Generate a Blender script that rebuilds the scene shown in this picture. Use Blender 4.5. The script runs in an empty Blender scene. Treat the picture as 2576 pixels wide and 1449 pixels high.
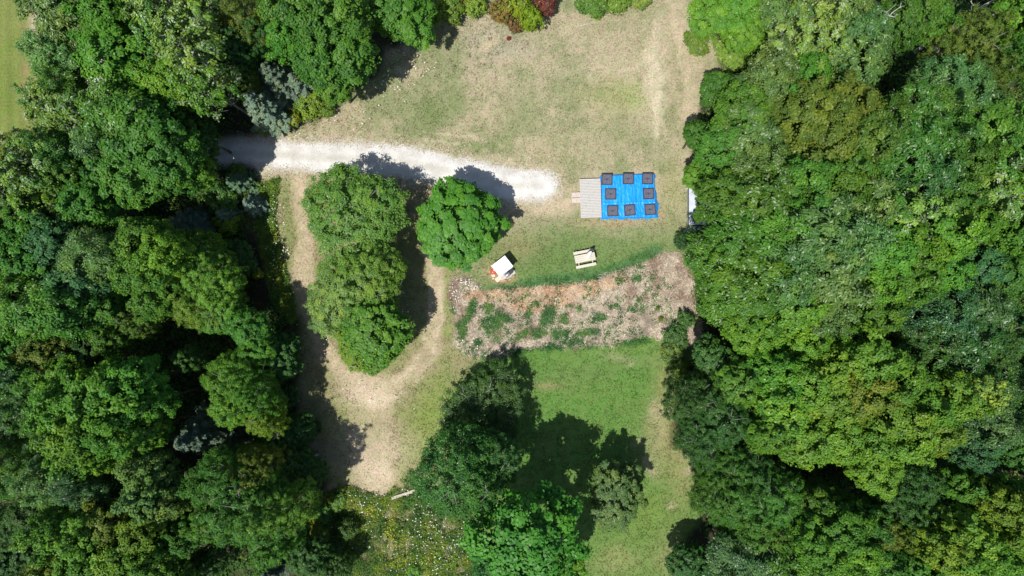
import bpy, math, random
import numpy as np
from mathutils import Vector, Matrix

# ------------------------------------------------------------------ camera, sky, sun, exposure
SC = bpy.context.scene
COL = SC.collection
H = 61.0                                   # metres above the ground, looking straight down
WID = 91.44                                # metres of ground across the frame
cam = bpy.data.cameras.new('camera'); cam.sensor_width = 36.0; cam.lens = 36.0 * H / WID
cam.clip_start = 0.5; cam.clip_end = 3000
camo = bpy.data.objects.new('camera', cam); COL.objects.link(camo)
camo.location = (0, 0, H); camo.rotation_euler = (0, 0, 0)
SC.camera = camo
SUN_EL, SUN_DIR = math.radians(65), math.radians(52)     # shadows run this way from +x
world = bpy.data.worlds.new("World"); SC.world = world; world.use_nodes = True
wn = world.node_tree; wn.nodes.clear()
sky = wn.nodes.new('ShaderNodeTexSky'); sky.sky_type = 'NISHITA'; sky.sun_disc = False
sky.sun_elevation = SUN_EL; sky.sun_rotation = math.radians(270) - SUN_DIR
bg = wn.nodes.new('ShaderNodeBackground'); bg.inputs['Strength'].default_value = 0.088
wo = wn.nodes.new('ShaderNodeOutputWorld')
wn.links.new(sky.outputs[0], bg.inputs[0]); wn.links.new(bg.outputs[0], wo.inputs[0])
sl = bpy.data.lights.new('sun', 'SUN'); sl.energy = 4.2; sl.angle = math.radians(0.5); sl.color = (1.0, 0.965, 0.90)
so = bpy.data.objects.new('sun', sl); COL.objects.link(so)
d = Vector((math.cos(SUN_DIR) * math.cos(SUN_EL), math.sin(SUN_DIR) * math.cos(SUN_EL), -math.sin(SUN_EL)))
so.rotation_euler = d.to_track_quat('-Z', 'Y').to_euler(); so.location = (-20, -25, 70)
SC.view_settings.view_transform = 'Standard'; SC.view_settings.look = 'None'
SC.view_settings.gamma = 1; SC.view_settings.exposure = 0.36; SC.view_settings.use_curve_mapping = False
SC.cycles.max_bounces = 6; SC.cycles.diffuse_bounces = 3; SC.cycles.glossy_bounces = 2
SC.cycles.transmission_bounces = 4

# ------------------------------------------------------------------ helpers
S = WID / 2576.0                            # metres per survey unit on the ground
def W(ox, oy, z=0.0):                       # survey unit -> metres, for a point at height z
    k = S * (H - z) / H
    return ((ox - 1288.0) * k, -(oy - 724.5) * k)
def P(px, py, z=0.0):                       # the same from the finer survey grid
    return W(px / 1.490683, py / 1.490683, z)

def tag(o, label=None, cat=None, group=None, kind=None):
    if label: o['label'] = label
    if cat: o['category'] = cat
    if group: o['group'] = group
    if kind: o['kind'] = kind
    return o
def empty(name, loc, rz=0, scale=(1, 1, 1)):
    o = bpy.data.objects.new(name, None); COL.objects.link(o)
    o.location = loc; o.rotation_euler = (0, 0, rz); o.scale = scale; o.empty_display_size = 0.3
    return o
def link(name, me, parent=None):
    o = bpy.data.objects.new(name, me); COL.objects.link(o)
    if parent is not None: o.parent = parent
    return o

def npmesh(name, V, F, mat=None, fcol=None, vcol=None, smooth=False):
    me = bpy.data.meshes.new(name)
    V = np.asarray(V, np.float32); F = np.asarray(F, np.int32); n, k = F.shape
    me.vertices.add(len(V)); me.vertices.foreach_set('co', V.ravel())
    me.loops.add(n * k); me.loops.foreach_set('vertex_index', F.ravel())
    me.polygons.add(n)
    me.polygons.foreach_set('loop_start', np.arange(0, n * k, k, dtype=np.int32))
    me.polygons.foreach_set('loop_total', np.full(n, k, np.int32))
    me.update(calc_edges=True)
    if fcol is not None:
        c = np.ones((n, 4), np.float32); c[:, :3] = fcol
        a = me.attributes.new('tint', 'FLOAT_COLOR', 'CORNER')
        a.data.foreach_set('color', np.repeat(c, k, axis=0).ravel())
    if vcol is not None:
        c = np.ones((len(V), 4), np.float32); c[:, :3] = vcol
        a = me.attributes.new('tint', 'FLOAT_COLOR', 'POINT'); a.data.foreach_set('color', c.ravel())
    if smooth: me.polygons.foreach_set('use_smooth', np.ones(n, bool))
    if mat: me.materials.append(mat)
    return me

class MB:                                   # collects boxes, prisms and tubes, links them as ONE mesh
    def __init__(s): s.v = []; s.f = []
    def add(s, vs, fs):
        b = len(s.v); s.v += [tuple(v) for v in vs]; s.f += [tuple(i + b for i in f) for f in fs]
    def box(s, c, d, rz=0, ry=0, rx=0, ch=0.0):
        x, y, z = d[0] / 2, d[1] / 2, d[2] / 2
        M = Matrix.Translation(c) @ Matrix.Rotation(rz, 4, 'Z') @ Matrix.Rotation(ry, 4, 'Y') @ Matrix.Rotation(rx, 4, 'X')
        if ch > 0:                          # chamfered top edge
            ch = min(ch, x * .9, y * .9, z)
            vs = [(-x, -y, -z), (x, -y, -z), (x, y, -z), (-x, y, -z), (-x, -y, z - ch), (x, -y, z - ch), (x, y, z - ch), (-x, y, z - ch),
                  (-x + ch, -y + ch, z), (x - ch, -y + ch, z), (x - ch, y - ch, z), (-x + ch, y - ch, z)]
            fs = [(3, 2, 1, 0), (0, 1, 5, 4), (1, 2, 6, 5), (2, 3, 7, 6), (3, 0, 4, 7), (4, 5, 9, 8), (5, 6, 10, 9), (6, 7, 11, 10), (7, 4, 8, 11), (8, 9, 10, 11)]
        else:
            vs = [(-x, -y, -z), (x, -y, -z), (x, y, -z), (-x, y, -z), (-x, -y, z), (x, -y, z), (x, y, z), (-x, y, z)]
            fs = [(3, 2, 1, 0), (4, 5, 6, 7), (0, 1, 5, 4), (1, 2, 6, 5), (2, 3, 7, 6), (3, 0, 4, 7)]
        s.add([M @ Vector(v) for v in vs], fs)
    def tube(s, pts, rad, n=6, cap=True):
        pts = [Vector(p) for p in pts]; b = len(s.v); m = len(pts)
        for i, p in enumerate(pts):
            t = (pts[min(i + 1, m - 1)] - pts[max(i - 1, 0)])
            t = t.normalized() if t.length > 1e-6 else Vector((0, 0, 1))
            a = t.orthogonal().normalized() if i == 0 else (a0 - t * a0.dot(t)).normalized()
            a0 = a; c = t.cross(a)
            for k in range(n):
                q = 2 * math.pi * k / n
                s.v.append(tuple(p + (a * math.cos(q) + c * math.sin(q)) * rad[i]))
        for i in range(m - 1):
            for k in range(n):
                k2 = (k + 1) % n
                s.f.append((b + i * n + k, b + i * n + k2, b + (i + 1) * n + k2, b + (i + 1) * n + k))
        if cap:
            s.f.append(tuple(b + k for k in reversed(range(n)))); s.f.append(tuple(b + (m - 1) * n + k for k in range(n)))
    def lathe(s, c, prof, n=24):            # prof: (radius, z)
        b = len(s.v)
        for r, z in prof:
            for k in range(n):
                q = 2 * math.pi * k / n; s.v.append((c[0] + r * math.cos(q), c[1] + r * math.sin(q), c[2] + z))
        for i in range(len(prof) - 1):
            for k in range(n):
                k2 = (k + 1) % n
                s.f.append((b + i * n + k, b + i * n + k2, b + (i + 1) * n + k2, b + (i + 1) * n + k))
        s.f.append(tuple(b + (len(prof) - 1) * n + k for k in range(n)))
    def mesh(s, name, mat, smooth=False):
        me = bpy.data.meshes.new(name); me.from_pydata(s.v, [], s.f); me.update()
        if mat: me.materials.append(mat)
        if smooth: me.polygons.foreach_set('use_smooth', [True] * len(me.polygons))
        return me
    def build(s, name, mat, parent=None, smooth=False):
        return link(name, s.mesh(name, mat, smooth), parent)

# ------------------------------------------------------------------ noise for the python-side painting
_T = {}
def vnoise(x, y, seed=0):
    if seed not in _T: _T[seed] = np.random.default_rng(seed + 77).random((257, 257))
    T = _T[seed]; xi = np.floor(x).astype(int); yi = np.floor(y).astype(int)
    fx = x - xi; fy = y - yi; fx = fx * fx * (3 - 2 * fx); fy = fy * fy * (3 - 2 * fy)
    a, b = xi % 256, yi % 256
    return (T[a, b] * (1 - fx) + T[a + 1, b] * fx) * (1 - fy) + (T[a, b + 1] * (1 - fx) + T[a + 1, b + 1] * fx) * fy
def fbm(x, y, scale, octv=4, seed=0):       # x, y in survey units, scale = size of the biggest blobs; returns about -1..1
    r = 0; a = 1; t = 0
    for i in range(octv):
        r = r + a * (vnoise(x / scale + 13.7 * i + 900, y / scale + 5.1 * i + 900, seed + i) - .5) * 2; t += a; a *= .55; scale *= .5
    return r / t
def sst(e0, e1, x):
    t = np.clip((x - e0) / (e1 - e0), 0, 1); return t * t * (3 - 2 * t)
def segdist(x, y, pts, closed=False):
    D = np.full(np.shape(x), 1e9); m = len(pts)
    for i in range(m if closed else m - 1):
        (ax, ay), (bx, by) = pts[i], pts[(i + 1) % m]
        dx, dy = bx - ax, by - ay; L = dx * dx + dy * dy + 1e-9
        t = np.clip(((x - ax) * dx + (y - ay) * dy) / L, 0, 1)
        D = np.minimum(D, np.hypot(x - ax - t * dx, y - ay - t * dy))
    return D
def sdpoly(x, y, pts):
    ins = np.zeros(np.shape(x), bool); m = len(pts)
    for i in range(m):
        (ax, ay), (bx, by) = pts[i], pts[(i + 1) % m]
        if ay == by: continue
        c = ((ay > y) != (by > y)) & (x < (bx - ax) * (y - ay) / (by - ay) + ax)
        ins ^= c
    D = segdist(x, y, pts, True); return np.where(ins, -D, D)
def blob(x, y, cx, cy, rx, ry, ang=0):
    a = math.radians(ang); dx, dy = x - cx, y - cy
    u = (dx * math.cos(a) + dy * math.sin(a)) / rx; v = (-dx * math.sin(a) + dy * math.cos(a)) / ry
    return np.exp(-(u * u + v * v))

# areas of the ground, in survey units (x right, y down)
LEFTWOOD = [(95, -400), (1210, -400), (1180, 10), (1080, 30), (1040, 100), (970, 120), (950, 190), (900, 235), (850, 265), (800, 300), (720, 325),
            (640, 335), (600, 345), (520, 352), (560, 420), (640, 420), (665, 480), (650, 590), (670, 700), (700, 770), (750, 810), (760, 900),
            (740, 1000), (760, 1100), (830, 1200), (800, 1280), (780, 1600), (780, 1900), (-500, 1900), (-500, 400), (60, 360), (120, 200)]
RIGHTWOOD = [(1760, -400), (1765, 60), (1810, 120), (1815, 180), (1770, 250), (1745, 330), (1740, 460), (1735, 590), (1730, 660), (1745, 700),
             (1745, 800), (1765, 880), (1700, 950), (1690, 1120), (1760, 1150), (1765, 1300), (1700, 1400), (1680, 1900), (3100, 1900), (3100, -400)]
STRAW = [(1130, 745), (1140, 705), (1175, 700), (1215, 735), (1260, 730), (1330, 727), (1400, 722), (1480, 712), (1560, 688), (1620, 664), (1655, 645),
         (1700, 640), (1735, 665), (1745, 700), (1740, 760), (1762, 820), (1755, 880), (1730, 860), (1690, 850), (1620, 842), (1540, 862), (1450, 868),
         (1350, 866), (1290, 885), (1230, 898), (1180, 893), (1150, 862), (1148, 800)]
MEADOW = [(800, 1240), (880, 1225), (960, 1255), (1000, 1225), (1060, 1212), (1130, 1270), (1180, 1310), (1200, 1449), (1210, 1560), (770, 1560), (770, 1330)]
WEEDSTRIP = [(640, 470), (700, 450), (690, 560), (712, 640), (735, 740), (748, 800), (735, 815), (690, 770), (664, 640), (645, 560)]
TRACKS = [([(748, 440), (762, 520), (770, 580), (762, 660), (772, 760), (810, 870), (870, 955), (950, 1000)], 22),
          ([(1070, 590), (1085, 650), (1100, 720), (1095, 800), (1090, 880), (1030, 945), (950, 990)], 20),
          ([(950, 980), (940, 1060), (930, 1130), (950, 1200)], 46),
          ([(1700, -40), (1702, 30), (1722, 90), (1748, 170), (1742, 250), (1735, 330)], 24),
                    ([(1350, 520), (1420, 520), (1450, 490)], 25)]
DRIVE = [(1364, 468), (1290, 466), (1200, 445), (1120, 428), (1000, 405), (880, 400), (780, 396), (700, 390), (620, 385), (540, 388), (450, 392), (380, 385),
         (300, 360), (255, 310), (236, 230), (230, 150), (226, 60), (224, -60)]
DRIVEW = [37, 42, 40, 37, 40, 38, 35, 33, 31, 29, 28, 30, 28, 26, 26, 26, 26, 26]

# ------------------------------------------------------------------ materials
def mat(name):
    m = bpy.data.materials.new(name); m.use_nodes = True; nt = m.node_tree
    return m, nt, nt.nodes['Principled BSDF'], nt.nodes['Material Output']
def nd(nt, t, **kw):
    n = nt.nodes.new(t)
    for k, v in kw.items(): setattr(n, k, v)
    return n
def mixc(nt, fac, a, b, mode='MIX'):
    n = nd(nt, 'ShaderNodeMix', data_type='RGBA', blend_type=mode)
    for i, s in ((0, fac), (6, a), (7, b)):
        if hasattr(s, 'links'): nt.links.new(s, n.inputs[i])
        elif i == 0: n.inputs[0].default_value = s
        else: n.inputs[i].default_value = (*s, 1) if len(s) == 3 else s
    return n.outputs[2]
def noise(nt, scale, detail=3, rough=.6, coord=None, stretch=None):
    n = nd(nt, 'ShaderNodeTexNoise'); n.inputs['Scale'].default_value = scale
    n.inputs['Detail'].default_value = detail; n.inputs['Roughness'].default_value = rough
    tc = nd(nt, 'ShaderNodeTexCoord'); src = tc.outputs['Object']
    if stretch:
        mp = nd(nt, 'ShaderNodeMapping'); mp.inputs['Scale'].default_value = stretch; nt.links.new(src, mp.inputs[0]); src = mp.outputs[0]
    nt.links.new(src, n.inputs['Vector'])
    return n.outputs['Fac']
def ramp(nt, src, stops):
    r = nd(nt, 'ShaderNodeValToRGB'); e = r.color_ramp.elements
    while len(e) > 1: e.remove(e[-1])
    for i, (p, c) in enumerate(stops):
        x = e[0] if i == 0 else e.new(p)
        x.position = p; x.color = (*c, 1) if not isinstance(c, (int, float)) else (c, c, c, 1)
    nt.links.new(src, r.inputs[0]); return r.outputs[0]
def bump(nt, bs, h, strength=.3, dist=.02):
    b = nd(nt, 'ShaderNodeBump'); b.inputs['Strength'].default_value = strength; b.inputs['Distance'].default_value = dist
    nt.links.new(h, b.inputs['Height']); nt.links.new(b.outputs[0], bs.inputs['Normal'])

def plain(name, col, rough=.6, var=.15, scale=6, spec=.3, metal=0, stretch=None, bs=.2):
    m, nt, b, o = mat(name)
    n = noise(nt, scale, 4, .65, stretch=stretch)
    lo = tuple(c * (1 - var) for c in col); hi = tuple(min(1, c * (1 + var)) for c in col)
    nt.links.new(ramp(nt, n, [(.3, lo), (.7, hi)]), b.inputs['Base Color'])
    b.inputs['Roughness'].default_value = rough; b.inputs['Specular IOR Level'].default_value = spec; b.inputs['Metallic'].default_value = metal
    bump(nt, b, n, bs, .01)
    return m

def ground_mat():
    m, nt, b, o = mat('turf_and_soil')
    a = nd(nt, 'ShaderNodeAttribute', attribute_name='tint')
    n1 = noise(nt, 5.5, 5, .75); n2 = noise(nt, 17, 3, .7); n3 = noise(nt, 1.3, 4, .6)
    c = mixc(nt, 1.0, a.outputs['Color'], ramp(nt, n1, [(.30, .62), (.5, 1.0), (.72, 1.32)]), 'MULTIPLY')
    c = mixc(nt, 1.0, c, ramp(nt, n2, [(.28, .72), (.45, 1.0), (.75, 1.18)]), 'MULTIPLY')
    c = mixc(nt, 1.0, c, ramp(nt, n3, [(.3, (.93, 1.03, .90)), (.7, (1.06, .98, 1.04))]), 'MULTIPLY')
    nt.links.new(c, b.inputs['Base Color'])
    b.inputs['Roughness'].default_value = 1; b.inputs['Specular IOR Level'].default_value = .05
    bump(nt, b, n1, .6, .05)
    return m
def tint_mat(name, transl=.25, rough=.7, spec=.15, mul=None):        # stuff meshes coloured per leaf
    m, nt, b, o = mat(name)
    a = nd(nt, 'ShaderNodeAttribute', attribute_name='tint'); src = a.outputs['Color']
    nt.links.new(src, b.inputs['Base Color'])
    b.inputs['Roughness'].default_value = rough; b.inputs['Specular IOR Level'].default_value = spec
    if transl > 0:
        t = nd(nt, 'ShaderNodeBsdfTranslucent'); nt.links.new(src, t.inputs[0])
        x = nd(nt, 'ShaderNodeMixShader'); x.inputs[0].default_value = transl
        nt.links.new(b.outputs[0], x.inputs[1]); nt.links.new(t.outputs[0], x.inputs[2]); nt.links.new(x.outputs[0], o.inputs[0])
    return m
def leaf_mat(name, rough=.5, spec=.28, pale=(.42, .50, .34)):        # base colour from the tree object, varied per clump and per leaf
    m, nt, b, o = mat(name)
    oi = nd(nt, 'ShaderNodeObjectInfo'); a = nd(nt, 'ShaderNodeAttribute', attribute_name='tint')
    sp = nd(nt, 'ShaderNodeSeparateColor'); nt.links.new(a.outputs['Color'], sp.inputs[0])
    c = mixc(nt, 1.0, oi.outputs['Color'], ramp(nt, sp.outputs[0], [(0, (.66, .78, .9)), (.5, (1, 1, 1)), (1, (1.4, 1.2, .95))]), 'MULTIPLY')
    c = mixc(nt, 1.0, c, ramp(nt, sp.outputs[1], [(0, (.78, .80, .8)), (.6, (1.03, 1.03, 1)), (1, (1.3, 1.2, 1.1))]), 'MULTIPLY')
    c = mixc(nt, sp.outputs[2], c, pale)
    nt.links.new(c, b.inputs['Base Color'])
    b.inputs['Roughness'].default_value = rough; b.inputs['Specular IOR Level'].default_value = spec
    t = nd(nt, 'ShaderNodeBsdfTranslucent')
    nt.links.new(mixc(nt, 1.0, c, (1.15, 1.25, .5), 'MULTIPLY'), t.inputs[0])
    x = nd(nt, 'ShaderNodeMixShader'); x.inputs[0].default_value = .30
    nt.links.new(b.outputs[0], x.inputs[1]); nt.links.new(t.outputs[0], x.inputs[2]); nt.links.new(x.outputs[0], o.inputs[0])
    return m
M_GROUND = ground_mat()
M_WEED = tint_mat('weed_leaves')
M_STRAW = tint_mat('straw', 0.1, .8, .1)
M_LEAF = leaf_mat('leaf')
M_NEEDLE = leaf_mat('needle', .6, .2, (.20, .27, .22))
M_BARK = plain('bark', (.13, .11, .09), .9, .4, 9, .1, stretch=(1, 1, .2), bs=.6)
M_GREYTWIG = plain('grey_twig', (.24, .23, .21), .9, .3, 9, .1)
M_DEAD = plain('bleached_dead_wood', (.50, .48, .45), .85, .25, 7, .1, stretch=(1, 1, .3), bs=.5)

# ------------------------------------------------------------------ ground sheet
def build_ground():
    fx = np.arange(-52, 52.01, .14); fy = np.arange(-32, 32.01, .14)
    def ext(a):
        o = [4, 9, 20, 45, 100, 220, 480, 1000]
        return np.concatenate([[a[0] - v for v in reversed(o)], a, [a[-1] + v for v in o]])
    xs, ys = ext(fx), ext(fy); X, Y = np.meshgrid(xs, ys); n, m = X.shape
    x = X / S + 1288; y = -Y / S + 724.5
    C = np.zeros(X.shape + (3,)); w1 = fbm(x, y, 60, 5, 3); w2 = fbm(x, y, 14, 3, 9); w3 = fbm(x, y, 160, 4, 21)
    wx = x + 10 * fbm(x, y, 30, 4, 31); wy = y + 10 * fbm(x, y, 30, 4, 41)
    tan = np.array((.335, .290, .195)); gt = np.array((.225, .235, .125)); gr = np.array((.115, .170, .055)); lawn = np.array((.075, .150, .040))
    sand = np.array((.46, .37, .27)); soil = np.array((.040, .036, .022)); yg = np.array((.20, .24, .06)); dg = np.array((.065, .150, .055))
    def put(mask, col): 
        mk = np.clip(mask, 0, 1)[..., None]; C[:] = C * (1 - mk) + np.asarray(col) * mk
    C[:] = gt
    put(sst(-.25, .45, w1 + .5 * w3 + .3 * w2 + .16), tan)                                   # dry upper field
    low = sst(525, 620, y + 25 * w1 + 15 * w2) * sst(1110, 1260, x + 30 * w1)
    put(low * (.80 + .2 * w1), (.105, .178, .050))
    put(low * sst(-.1, .5, w1 + .4 * w2) * .18, (.20, .19, .09))
    put(sst(600, 720, y + 12 * w1) * sst(1180, 1300, x) * .6, (.085, .175, .045))
    for cx, cy, rx, ry, a, s, c in [
        (1090, 275, 75, 45, -10, .62, gr), (940, 310, 90, 30, -15, .45, gt), (1180, 370, 80, 24, 8, .6, gr), (1590, 245, 42, 34, 0, .5, (.21, .29, .075)),
        (1560, 340, 70, 40, 0, .4, gr), (1420, 330, 80, 40, 0, .3, gt), (1350, 270, 40, 50, 0, .4, gt), (1640, 150, 16, 80, 8, .8, (.52, .45, .34)),
        (1655, 260, 14, 85, 5, .75, (.52, .46, .34)), (1620, 130, 12, 45, 20, .5, (.6, .5, .36)), (1270, 220, 60, 50, 0, .4, tan), (1230, 100, 70, 45, 0, .55, (.30, .27, .22)),
        (1310, 120, 70, 25, 0, .35, (.30, .27, .22)), (1050, 130, 55, 40, 30, .4, gt), (1375, 380, 60, 40, 0, .5, (.42, .34, .23)), (1230, 300, 45, 30, 0, .4, (.40, .33, .22)), (1500, 60, 120, 30, -15, .6, tan),
        (1640, 90, 60, 60, 0, .45, tan), (1735, 250, 14, 60, 0, .6, (.44, .36, .26)), (1735, 330, 10, 70, 0, .5, (.44, .36, .26)), (1500, 170, 90, 26, -10, .3, (.42, .37, .27)), (1400, 200, 30, 50, 20, .3, (.19, .21, .10)), (1530, 240, 60, 60, 0, .35, yg), (1690, 330, 18, 90, 0, .4, tan), (1660, 560, 60, 50, 0, .5, gt), (1690, 470, 30, 60, 0, .4, yg),
        (1300, 620, 60, 40, 0, .55, (.25, .21, .11)), (1250, 560, 70, 50, 0, .4, tan), (1550, 590, 40, 14, 0, .25, tan), (1390, 660, 60, 30, -10, .5, gr),
        (1545, 560, 90, 10, 0, .6, (.36, .25, .16)), (1660, 545, 14, 10, 0, .5, (.36, .25, .16)), (1250, 690, 40, 22, 20, .5, (.36, .27, .17)), (1265, 695, 30, 17, 15, .65, (.42, .26, .18))]:
        put(blob(wx, wy, cx, cy, rx, ry, a) * s, c)
    put(blob(wx, wy, 1230, 108, 25, 14, -30) * .7, (.5, .4, .28))
    # strip of lush grass above the straw, bottom lawn
    dl = segdist(wx, wy, [(1240, 728), (1330, 718), (1420, 706), (1500, 694), (1580, 665), (1650, 632)])
    put(sst(26, 4, dl) * .85, dg)
    bl = sdpoly(wx, wy, [(1200, 900), (1290, 880), (1450, 862), (1640, 840), (1700, 880), (1720, 1000), (1720, 1200), (1800, 1500), (1800, 1800), (1180, 1800), (1180, 1300), (1100, 1100), (1120, 980)])
    put(sst(16, -16, bl), np.array((.100, .195, .045)) * (1 + .045 * np.sin((y * .97 + x * .12) / 3.3))[..., None] + 0 * C)
    put(sst(16, -16, bl) * sst(-.3, .5, w1 + .6 * w2) * .40, (.13, .17, .055))
    put(sst(1180, 1300, y) * sst(16, -16, bl) * .55, (.105, .175, .045))
    for cx, cy, rx, ry, a, s, c in [
        (1655, 1035, 20, 34, 0, .7, sand), (1600, 1115, 26, 10, -30, .3, (.27, .24, .14)), (1668, 1090, 12, 26, 10, .5, sand), (1725, 1120, 20, 40, 0, .3, sand), (1645, 1120, 40, 60, 0, .5, (.27, .24, .14)), (1640, 1180, 18, 20, 0, .5, sand), (1625, 1160, 8, 10, 0, .5, sand), (1690, 1100, 50, 100, 0, .6, (.28, .24, .12)),
        (1720, 1200, 40, 80, 0, .45, (.28, .23, .12)), (1380, 970, 40, 8, 0, .5, (.30, .20, .13)), (1670, 960, 30, 90, 0, .5, (.24, .22, .10)), (1560, 900, 60, 12, 10, .3, tan),
        (1735, 1185, 8, 8, 0, .8, sand), (1690, 1270, 10, 12, 0, .5, sand), (1550, 1410, 60, 40, 0, .4, (.30, .26, .13)), (1620, 1290, 60, 60, 0, .3, yg), (1585, 918, 9, 4, 0, .6, sand),
        (1450, 940, 160, 22, -5, .3, (.13, .17, .07)), (1690, 1400, 50, 60, 0, .5, (.27, .23, .12))]:
        put(blob(wx, wy, cx, cy, rx, ry, a) * s, c)
    # tracks and worn ground on the left of the centre
    mid = sst(30, -30, sdpoly(wx, wy, [(700, 430), (1120, 440), (1180, 600), (1140, 720), (1150, 860), (1200, 900), (1100, 1020), (1060, 1240), (820, 1240), (740, 900), (690, 600)]))
    put(mid, (.255, .225, .13)); put(mid * sst(-.3, .4, w1 + .4 * w2) * .6, (.17, .20, .07))
    put(blob(wx, wy, 1085, 1050, 55, 110, 20) * .9, (.17, .23, .055)); put(blob(wx, wy, 720, 520, 12, 130, -5) * .7, (.17, .20, .08)); put(blob(wx, wy, 1125, 790, 14, 90, 0) * .6, (.20, .24, .08))
    for pts, w in TRACKS:
        dd = segdist(wx + 6 * w2, wy + 6 * w2, pts)
        put(sst(w * 1.6, w * .3, dd + 16 * w1 + 6 * w3) * (.72 + .5 * w1 + .3 * w2), np.array((.43, .345, .245)))
    for cx, cy, rx, ry, s in [(930, 1000, 60, 22, .8), (960, 1005, 18, 14, .9), (900, 960, 40, 40, .6), (930, 1180, 55, 50, .6), (960, 1190, 26, 22, .8), (900, 1090, 50, 30, .5), (1000, 1130, 50, 40, .4)]:
        put(blob(wx, wy, cx, cy, rx, ry) * s, (.49, .40, .30))
    put(blob(wx, wy, 925, 1065, 30, 40) * .4, (.2, .23, .09))
    dd = segdist(wx, wy, DRIVE[:11]); put(sst(78, 42, dd + 8 * w1) * .65, (.39, .32, .225))
    for pts, w in [([(1618, 40), (1622, 120), (1636, 200), (1650, 290), (1652, 340)], 4), ([(1640, 30), (1646, 120), (1660, 200), (1672, 290), (1674, 350)], 4), ([(1700, 90), (1660, 150), (1560, 180)], 4),
                   ([(1030, 330), (1200, 345), (1330, 400), (1400, 450)], 4), ([(1035, 352), (1190, 366), (1310, 415)], 4), ([(900, 985), (1000, 960), (1060, 900), (1078, 800), (1082, 700)], 5), ([(930, 1010), (1030, 985), (1090, 905), (1108, 800), (1108, 700)], 5)]:
        put(sst(w * 1.7, w * .2, segdist(wx, wy, pts)) * .42 * sst(-.6, .3, w2 + w1), (.50, .43, .32))
    # beds
    sb = sdpoly(wx, wy, STRAW)
    dv = segdist(wx, wy, DRIVE[:11]); put(sst(54, 34, dv + 14 * fbm(x, y, 7, 2, 55)) * .8, (.47, .43, .38))
    put(sst(5, -5, sb), (.34, .265, .205)); put(sst(5, -5, sb) * sst(.1, .6, w1 + w2) * .5, (.30, .22, .17))
    put(sst(6, -4, sb) * sst(30, 4, segdist(wx, wy, [(1190, 745), (1270, 742), (1340, 742), (1420, 735), (1480, 728), (1540, 705)])) * .8, (.50, .30, .19))
    put(sst(10, -10, sdpoly(wx, wy, MEADOW)), (.19, .185, .10)); put(blob(wx, wy, 860, 1310, 40, 60, 30) * .8, (.29, .23, .15))
    put(sst(8, -8, sdpoly(wx, wy, WEEDSTRIP)), (.14, .20, .055))
    # woods
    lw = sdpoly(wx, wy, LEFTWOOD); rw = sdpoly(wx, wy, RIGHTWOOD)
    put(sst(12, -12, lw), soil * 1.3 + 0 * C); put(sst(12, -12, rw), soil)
    put(blob(wx, wy, 640, 530, 60, 50) * .5, (.2, .16, .1)); put(blob(wx, wy, 650, 520, 30, 40) * .6, (.28, .22, .14))
    # mown field at far left
    fl = sst(10, -10, sdpoly(wx, wy, [(-900, -800), (40, -800), (75, 60), (92, 200), (120, 300), (60, 350), (0, 340), (-300, 400), (-900, 420)]))
    put(fl, np.array((.14, .18, .045)) * (1 + .10 * np.sin(x / 5.2 + .3 * w1))[..., None]); put(fl * blob(wx, wy, 70, 180, 20, 160) * .6, (.26, .20, .10)); put(fl * sst(-.2, .5, w1) * .3, (.2, .19, .08))
    C[:] = np.clip(C * (1 + .10 * w2[..., None]) * (1 + .05 * w1[..., None]), .005, .95)
    Z = np.zeros_like(X) - .004 + .0 * X
    V = np.stack([X, Y, Z], -1).reshape(-1, 3)
    i = np.arange(n * m).reshape(n, m)
    F = np.stack([i[:-1, :-1], i[:-1, 1:], i[1:, 1:], i[1:, :-1]], -1).reshape(-1, 4)
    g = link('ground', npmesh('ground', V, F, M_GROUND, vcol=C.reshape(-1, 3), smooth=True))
    tag(g, 'dry tan and green grass clearing with worn sandy tracks between two woods', kind='structure')
    return xs, ys, C
GX, GY, GC = build_ground()
def ground_col(X, Y):
    i = np.clip(np.searchsorted(GY, Y), 0, len(GY) - 1); j = np.clip(np.searchsorted(GX, X), 0, len(GX) - 1)
    return GC[i, j]

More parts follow.
